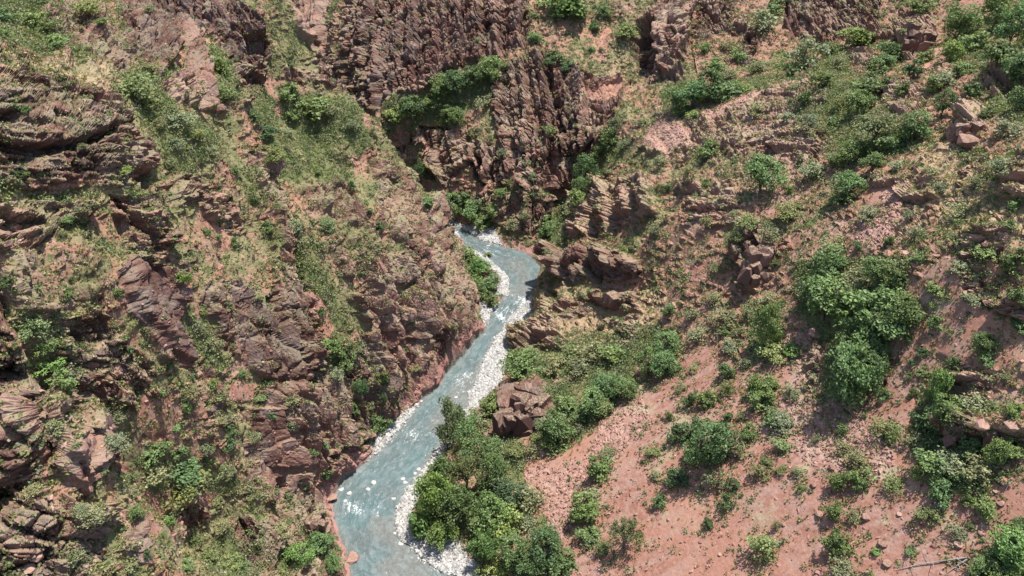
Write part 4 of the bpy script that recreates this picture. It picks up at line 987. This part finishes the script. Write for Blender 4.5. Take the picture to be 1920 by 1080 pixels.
# ------------------------------------------------------------------ countless small scrub, grass and stones
vert_attr = dict(rock=rock, scree=scree, veg=veg, gravel=gravel, stony=stony, dry=dry)
FAt = {k_: v_[fi0] for k_, v_ in vert_attr.items()}
frd = RDv[fi0]; fbd = BDv[fi0]
PG = np.zeros(GXX.shape)
for x_, y_, r_ in placed:
    i0_, i1_ = int((x_ - r_ * 1.8 - GX0)), int((x_ + r_ * 1.8 - GX0)) + 2; j0_, j1_ = int((y_ - r_ * 1.8 - GY0)), int((y_ + r_ * 1.8 - GY0)) + 2
    PG[j0_:j1_, i0_:i1_] = np.maximum(PG[j0_:j1_, i0_:i1_], smooth(-np.hypot(GXX[j0_:j1_, i0_:i1_] - x_, GYY[j0_:j1_, i0_:i1_] - y_), -r_ * 1.6 - .5, -r_ * .7))
nearp = sample(PG, FC[:, 0], FC[:, 1])
fleck = 1 - attrs['bare'][fi0]
clump = fbm(FC[:, 0], FC[:, 1], FC[:, 2], 6, 3, 141)
def pick(dens, n, seed):
    r = np.random.default_rng(seed); p = np.where(INV, dens * FA, 0).astype(np.float64); p /= p.sum()
    ix_ = r.choice(len(FA), n, p=p)
    w4 = r.dirichlet((1, 1, 1, 1), n)
    return ix_, (P0[ix_] * w4[:, :1] + P1[ix_] * w4[:, 1:2] + P2[ix_] * w4[:, 2:3] + P3[ix_] * w4[:, 3:4]), r
dryland = (frd > .6) & (fbd > .3)
up_ = np.clip(FN[:, 2], 0, 1)
up_ok = smooth(np.abs(FN[:, 2]), .12, .5)
d_s = dryland * (smooth(FAt['scree'], .2, .6) * (.10 * nearp + .05 * fleck)) + dryland * up_ok * (.16 + 1.6 * FAt['veg'] * smooth(clump, -.5, .1) + .75 * smooth(clump, .0, .5)) * (1 - .93 * smooth(FAt['scree'], .2, .6)) * (1 - .6 * smooth(FAt['rock'], .3, .8))
d_s = d_s * (1 - .7 * clean[fi0])
NS = 36000 if FULL else 11000
ix_, C, r = pick(d_s, NS, 301)
sz_ = (.42 + .85 * r.random(NS) ** 2.2) * (1 + .75 * FAt['veg'][ix_] * r.random(NS))
per = 46
lc = np.repeat(np.arange(NS), per)
dirs = unit(r, NS * per); dirs[:, 2] = np.abs(dirs[:, 2]) * .9
rad_ = sz_[lc] * (.45 + .55 * r.random(NS * per)) * (1 + .35 * r.normal(size=NS * per) * .6)
Cc = C[lc] + dirs * rad_[:, None] * [1, 1, .85]
Nn = dirs * .5 + unit(r, NS * per) * .8 + [0, 0, .4]; Nn /= np.linalg.norm(Nn, axis=1)[:, None]
q = leaf_quads(Cc, Nn, .15 + 0 * .1, r)
hue = r.random(NS)
pal = np.array([(.115, .165, .065), (.190, .210, .125), (.210, .235, .095), (.095, .140, .060), (.260, .245, .160), (.145, .195, .080)])
pc = pal[(r.random(NS) * len(pal)).astype(int)] * (.8 + .45 * hue)[:, None]
v_, f_ = quads_mesh_data(q)
o = new_mesh('hillside_scrub', v_, f_, [MLEAFS], {'tint': np.repeat(np.clip(.5 + .25 * r.normal(size=NS * per), 0, 1), 4), 'leafcol': np.repeat(pc[lc], 4, axis=0)})
tag(o, 'countless low scrub bushes scattered over both canyon sides', 'scrub', kind='stuff')
# grass tufts
d_g = dryland * up_ok * (.5 + 1.0 * FAt['veg'] + .6 * smooth(clump, -.3, .4)) * (1 - .95 * smooth(FAt['scree'], .2, .6)) * (1 - .5 * smooth(FAt['rock'], .3, .8)) / np.maximum(fd / 120, .6)
d_g = d_g * (1 - .85 * clean[fi0])
d_g = d_g + dryland * smooth(FAt['scree'], .2, .6) * (.9 * nearp + .45 * fleck * smooth(clump, .15, .45))
NG = 165000 if FULL else 40000
ix_, C, r = pick(d_g, NG, 302)
per = 6
lc = np.repeat(np.arange(NG), per)
Cc = C[lc] + r.normal(size=(NG * per, 3)) * [.16, .16, .05] + [0, 0, .12]
Nn = unit(r, NG * per); Nn[:, 2] = np.abs(Nn[:, 2]) * .6 + .1; Nn /= np.linalg.norm(Nn, axis=1)[:, None]
q = leaf_quads(Cc, Nn, .17, r)
pal = np.array([(.32, .27, .14), (.25, .23, .11), (.20, .215, .09), (.39, .34, .21), (.165, .19, .08)])
pr = np.clip((r.random(NG) - .35 * FAt['veg'][ix_] + .35 * FAt['dry'][ix_]), 0, .999)
pi = np.select([pr < .25, pr < .5, pr < .75], [4, 2, 1], np.where(r.random(NG) < .5, 0, 3))
v_, f_ = quads_mesh_data(q)
o = new_mesh('grass', v_, f_, [MLEAFS], {'tint': np.repeat(r.random(NG * per), 4), 'leafcol': np.repeat(pal[pi][lc], 4, axis=0)})
tag(o, 'dry and green grass tufts covering the canyon sides', 'grass', kind='stuff')

# stones
def rock_shape(seed, sub=1, flat=.6, cuts=7):
    """angular stone: a ball cut by random planes"""
    import bmesh
    r = np.random.default_rng(seed); bm = bmesh.new()
    bmesh.ops.create_icosphere(bm, subdivisions=1, radius=1)
    for _ in range(cuts):
        n = unit(r, 1)[0]; d_ = .45 + .35 * r.random()
        bmesh.ops.bisect_plane(bm, geom=bm.verts[:] + bm.edges[:] + bm.faces[:], plane_co=n * d_, plane_no=n, clear_outer=True)
        es = [e_ for e_ in bm.edges if e_.is_boundary]
        if es: bmesh.ops.contextual_create(bm, geom=es)
    bmesh.ops.triangulate(bm, faces=bm.faces[:])
    v = np.array([q.co[:] for q in bm.verts]) * [1, .8 + .3 * r.random(), flat]
    f = np.array([[q.index for q in g.verts] for g in bm.faces]); bm.free()
    return v, f
def small_stone(seed, flat):
    r = np.random.default_rng(seed)
    v = np.array([(1, 0, 0), (-1, 0, 0), (0, 1, 0), (0, -1, 0), (0, 0, 1), (0, 0, -1), (.7, .7, .5), (-.7, .6, .4)]) * (.75 + .5 * r.random((8, 1)))
    import bmesh
    bm = bmesh.new()
    for q in v: bm.verts.new(q * [1, 1, flat])
    bmesh.ops.convex_hull(bm, input=bm.verts[:]); 
    bm.verts.ensure_lookup_table(); bm.verts.index_update()
    vv = np.array([q.co[:] for q in bm.verts]); ff = np.array([[q.index for q in g.verts] for g in bm.faces if len(g.verts) == 3]); bm.free()
    return vv, ff
SM = [small_stone(400 + i, .65) for i in range(8)]
def stones(name, C, size, mat, seed, label, tintv=None):
    r = np.random.default_rng(seed); Vs, Fs, Ts = [], [], []; off = 0
    kind = r.integers(0, len(SM), len(C))
    for k_, (sv_, sf_) in enumerate(SM):
        m = kind == k_; c_ = C[m]; n = len(c_)
        a_ = r.random(n) * 6.28; tl = r.normal(size=(n, 2)) * .25
        s_ = size[m][:, None, None] * sv_[None] * (1, .6 + 0 * 1, 1)
        ca, sa = np.cos(a_)[:, None], np.sin(a_)[:, None]
        x = s_[..., 0] * ca - s_[..., 1] * sa; y = s_[..., 0] * sa + s_[..., 1] * ca
        z = s_[..., 2] + x * tl[:, :1] + y * tl[:, 1:]
        P = np.stack([x, y, z], -1) + c_[:, None, :] + np.array([0, 0, .15]) * size[m][:, None, None]
        Vs.append(P.reshape(-1, 3)); Fs.append((sf_[None] + (np.arange(n) * len(sv_))[:, None, None]).reshape(-1, 3) + off)
        Ts.append(np.repeat(r.random(n), len(sv_))); off += n * len(sv_)
    o = new_mesh(name, np.concatenate(Vs), np.concatenate(Fs), [mat], {'tint': np.concatenate(Ts)})
    return tag(o, label, name.split('_')[-1], kind='stuff')
dg = smooth(FAt['gravel'], .2, .6) * (frd > -.25) + .25 * np.exp(-((fbd) / .8) ** 2) * (frd > -1.0) + .06 * smooth(fbd, 5, 0) * (frd < 0) * (frd > -3)
n = 42000 if FULL else 16000
ix_, C, r = pick(dg, n, 303)
stones('river_gravel', C + [0, 0, .03], .08 + .40 * r.random(n) ** 4.5, MPALE, 1, 'pale limestone cobbles of the gravel bars along the river')
d5 = dryland * (smooth(FAt['scree'], .3, .7) * (.25 + 2.2 * smooth(FAt['stony'], .2, .7) + smooth(clump, .0, .6)) + .35 * smooth(FAt['stony'], .2, .7) + .12 * smooth(FAt['rock'], .1, .5)) / np.maximum(fd / 110, .6)
n = 26000 if FULL else 12000
ix_, C, r = pick(d5, n, 304)
stones('scree_stones', C, .07 + .34 * r.random(n) ** 5, MSCREE, 2, 'broken reddish stones strewn over the scree and benches')
# boulders one can point to: u, v, width px, flatness, place words
BOULD = [(1402,962-0,0,0,'')][:0] + [
 (1525,911,12,.8,'small reddish block standing up on the scree above the round bushes'), (1624,972,18,.8,'reddish block with a dark underside on the lower right scree'),
 (1535,965,16,.5,'grey flat slab on the scree beside a leafy shrub'), (1526,628,26,.5,'large grey slab lying below the big tree clump'), (1497,680,12,.8,'dark block beside the red track below the grey slab'),
 (1686,965,9,.6,'pale stone on the smooth red soil at the lower right'), (1655,1020,18,.5,'grey mottled slab on the bottom right slope'), (1664,1058,18,.5,'pale flat slab at the bottom right edge'),
 (1876,945,13,.9,'grey cube of rock uphill of a grey-green shrub at the right'), (1840,1000,12,.4,'pale pink flat stone on the right-hand red bank'), (1866,922,10,.7,'mossy stone on the scree at the far right'),
 (1797,1022,16,.8,'dark brown boulder at the head of the fallen branches'), (1560,912-35,14,.6,'grey stone between shrubs in the middle of the scree'), (1013,487,14,1.1,'rounded boulder standing in the water at the foot of the right spur'),
 (660,1048,26,.4,'flat pink rock jutting into the river at the bottom'), (622,935,24,.5,'pink rock ledge at the left edge of the river'), (888,838,18,.8,'dark block at the foot of the riverside crag'), (1700,478,18,.6,'dark boulder on the bare track of the right slope'),
 (1745,435,14,.7,'dark boulder beside a pale shrub on the right slope'), (1815,270,40,.8,'big red boulder outcrop on the upper right slope'), (1490,925-40,8,.6,'tiny grey stone among the yellow bushes of the scree'),
 (1755,480,14,.6,'brown boulder on the stony upper right bench'), (70,1045,26,.8,'pinkish block wedged in the foreground crag at lower left'), (55,1068,22,.8,'dark red block at the bottom left corner'), (580,705,20,1.3,'pinkish block hanging at the foot of the slanting fins'),
 (1285,680-10,10,.5,'small stone at the top edge of the scree'), (1660,515,16,.5,'flat stone beside the dark trees on the right'), (1840,800,30,.7,'dark red block of the outcrop above the right thicket'), (1895,800,26,.8,'grey cracked block beside the right frame edge'),
 (1350,1040,7,.5,'tiny pink stone low on the bottom scree'), (1192,965,7,.5,'tiny stone just above the olive tree on the scree'), (1470,985,8,.6,'small pale stone uphill of the round bush'), (1385,1040,8,.6,'small stone left of the round bush at the bottom'),
]
RP = [rock_shape(500 + i, flat=.75) for i in range(6)]
RPM = [new_mesh('boulder', v, f, [MSTONE], {'tint': np.full(len(v), .25 + .12 * i)}, link=False) for i, (v, f) in enumerate(RP)]
for i, (u, v, w_, fl, lab) in enumerate(BOULD):
    p = hit(u, min(v, 1078))
    if p is None: continue
    D = project(p.x, p.y, p.z)[2]; s_ = w_ / FPX * D * .62
    o = RPM[i % 6].copy(); o.data = o.data; COL.objects.link(o); o.location = (p.x, p.y, p.z + .25 * s_)
    o.scale = (s_, s_, s_ * max(fl, .5)); o.rotation_euler = (rp.uniform(-.3, .3), rp.uniform(-.3, .3), rp.uniform(0, 6.28))
    tag(o, lab, 'rock', 'separate boulders and slabs')
# crags built of angular fractured blocks: (u, v, width px, height px, blocks, lean, mid-tone, label)
CRAGS = [(985, 772, 92, 84, 26, .35, .45, 'dark maroon crag rising upright from bushes beside the river'), (1422, 498, 62, 96, 24, .5, .8, 'pinkish blocky rock tower on the right slope above the thicket'),
 (1806, 812, 66, 48, 14, .3, .55, 'dark red outcrop with overhanging face above the right thicket'), (1882, 806, 76, 44, 14, .3, .6, 'cracked grey red outcrop at the right frame edge above shrubs'), (1816, 246, 58, 50, 12, .3, .75, 'rusty red outcrop with shaded face on the upper right slope'),
 (1727, 76, 56, 66, 16, .3, .65, 'square topped red crag beside the bare track at upper right'), (1160, 568, 70, 26, 10, .2, .65, 'low red ledge of blocks above the thicket at centre'), (918, 822, 40, 26, 7, .2, .5, 'small dark ledge of blocks at the foot of the riverside crag'),
 (590, 982, 44, 42, 10, .3, .65, 'reddish brown crag at the left edge of the river pool')]
for ci, (u, v, w_, h_, nb, lean, mt, lab) in enumerate(CRAGS):
    p = hit(u, v + h_ * .33)
    if p is None: continue
    D = project(p.x, p.y, p.z)[2]; W_ = w_ / FPX * D; H_ = h_ / FPX * D * 1.0
    r = np.random.default_rng(900 + ci); parts_ = []; tv_ = []
    for k_ in range(nb):
        fx_ = r.uniform(-.5, .5); fh_ = r.random() ** .8
        wid = (1 - .35 * fh_)
        c_ = np.array([fx_ * W_ * wid, r.uniform(-.2, .35) * W_ * .6 + fh_ * H_ * .25, fh_ * H_ * .62 - .1 * H_])
        sv_, sf_ = rock_shape(1000 + ci * 60 + k_, flat=.8, cuts=12)
        sz0 = W_ * r.uniform(.15, .24)
        sv_ = np.clip(sv_, -.56, .56) * 1.5 * sz0 * [1.1, .9, r.uniform(.9, 1.7)]
        a_ = r.uniform(-.5, .5); ca, sa = math.cos(a_), math.sin(a_)
        sv_ = np.stack([sv_[:, 0] * ca - sv_[:, 1] * sa + sv_[:, 2] * lean * .3, sv_[:, 0] * sa + sv_[:, 1] * ca, sv_[:, 2]], 1) + c_
        parts_.append((sv_, sf_)); tv_.append(np.full(len(sv_), np.clip(mt + r.normal() * .15, 0, 1)))
    vv, ff = join(parts_)
    o = new_mesh('rock_outcrop', vv, ff, [MCRAG], {'tint': np.concatenate(tv_)})
    o.location = (p.x, p.y, p.z); tag(o, lab, 'rock outcrop', 'rock outcrops and crags')

# pale stones standing in the shallows
SH = [(785,880),(778,888),(792,884),(760,905),(756,898),(738,935),(690,918),(700,905),(640,918),(655,925),(648,940),(870,770),(860,765),(895,760),(905,745),(880,735),(855,745),(900,720),(915,700),(925,682),(885,700),(905,690),(740,1000),(752,1020)]
PS = [new_mesh('pale_stone', v, f, [MPALE], {'tint': np.full(len(v), .5)}, link=False) for v, f in RP[:3]]
for i, (u, v) in enumerate(SH):
    x, y, z = at(u, v, .05); s_ = .35 + .35 * rp.random()
    o = PS[i % 3].copy(); COL.objects.link(o); o.location = (x, y, .05); o.scale = (s_, s_, s_ * .7); o.rotation_euler = (0, 0, rp.uniform(0, 6.28))
    tag(o, 'pale stone poking out of the shallow river beside the gravel', 'stone', 'pale stones in the shallow water')

# fallen trunk with branches, bottom right
def log(name, pts, r0, r1, label, cat, branches=()):
    P = []
    for u, v, dz in pts:
        p = hit(u, min(v, 1079)); P.append(np.array([p.x, p.y, p.z + dz]))
    root = bpy.data.objects.new(name, None); COL.objects.link(root); root.location = P[0]
    def rel(v_): return v_ - P[0]
    v_, f_ = tube([rel(p) for p in P], list(np.linspace(r0, r1, len(P))), 7)
    new_mesh('stem', v_, f_, [MDEAD], {'tint': np.full(len(v_), .5)}, smooth_shade=True, parent=root)
    for bt, ang_, ln in branches:
        i_ = min(int(bt * (len(P) - 1)), len(P) - 2); s_ = P[i_] + (P[i_ + 1] - P[i_]) * (bt * (len(P) - 1) - i_)
        d_ = np.array([math.cos(ang_), math.sin(ang_), .35]) * ln
        v_, f_ = tube([rel(s_), rel(s_ + d_ * .5 + [0, 0, .1]), rel(s_ + d_)], [r1 * 1.1, r1 * .8, r1 * .3], 5)
        new_mesh('branch', v_, f_, [MDEAD], {'tint': np.full(len(v_), .5)}, smooth_shade=True, parent=root)
    tag(root, label, cat)
log('fallen_trunk', [(1812, 1048, .3), (1770, 1054, .3), (1725, 1060, .28), (1680, 1070, .15)], .12, .04, 'long bleached fallen trunk lying across the bottom right slope', 'dead tree', [(.3, 4.6, 1.6), (.5, 4.3, 2.0), (.55, 1.6, 1.5), (.8, 4.8, 1.2), (.15, 5.0, 1.8), (.9, 1.2, 1.0)])
log('broken_branch', [(1812, 1052, .35), (1795, 1062, .3), (1778, 1074, .25)], .12, .05, 'short bleached limb beside the long fallen trunk', 'branch', [(.5, 4.4, .9), (.7, 5.4, .8)])
log('dead_stick', [(1890, 905, .5), (1885, 920, .3), (1878, 932, .1)], .06, .03, 'pale dead stick leaning above the grey cube of rock', 'branch', [(.4, .9, .7)])
log('driftwood', [(708, 838, .3), (716, 826, .35), (722, 815, .3)], .14, .05, 'bleached driftwood snag on the left gravel bank', 'driftwood', [(.4, 2.4, 1.2), (.6, .4, 1.0)])
log('dead_tree', [(852, 412, .1), (846, 402, 2.4), (838, 392, 4.6)], .16, .05, 'bare grey snag leaning over the gravel at the far river bend', 'dead tree', [(.3, 2.6, 2.4), (.5, 3.4, 2.8), (.6, .4, 2.0), (.8, 2.9, 1.6), (.9, 5.4, 1.4)])
# ------------------------------------------------------------------ light, sky, camera
sun_dir = (.19, .12, .97)
sl = math.sqrt(sum(q * q for q in sun_dir)); sun_dir = [q / sl for q in sun_dir]
import mathutils
ld = bpy.data.lights.new('sun', 'SUN'); ld.energy = 5.0; ld.angle = math.radians(.53); ld.color = (1, .965, .91)
lo = bpy.data.objects.new('sun', ld); COL.objects.link(lo)
lo.rotation_euler = mathutils.Vector(sun_dir).to_track_quat('Z', 'Y').to_euler()
w = bpy.data.worlds.new('World'); bpy.context.scene.world = w; w.use_nodes = True
nt = w.node_tree; bg = nt.nodes['Background']; sky = nt.nodes.new('ShaderNodeTexSky'); sky.sky_type = 'NISHITA'; sky.sun_disc = False
sky.sun_elevation = math.asin(sun_dir[2]); sky.sun_rotation = math.atan2(sun_dir[0], sun_dir[1])
nt.links.new(sky.outputs[0], bg.inputs[0]); bg.inputs[1].default_value = .14
cd = bpy.data.cameras.new('camera'); cam = bpy.data.objects.new('camera', cd); COL.objects.link(cam)
cam.location = (0, 0, HCAM); cam.rotation_euler = (math.radians(90) - PITCH, 0, 0)
cd.sensor_width = 36; cd.lens = 36 * FPX / 1920; cd.clip_start = .5; cd.clip_end = 3000
sc = bpy.context.scene; sc.camera = cam
sc.view_settings.view_transform = 'Standard'; sc.view_settings.look = 'None'; sc.view_settings.gamma = 1; sc.view_settings.exposure = EXPO
sc.cycles.max_bounces = 4; sc.cycles.diffuse_bounces = 3; sc.cycles.transparent_max_bounces = 4; sc.cycles.glossy_bounces = 2
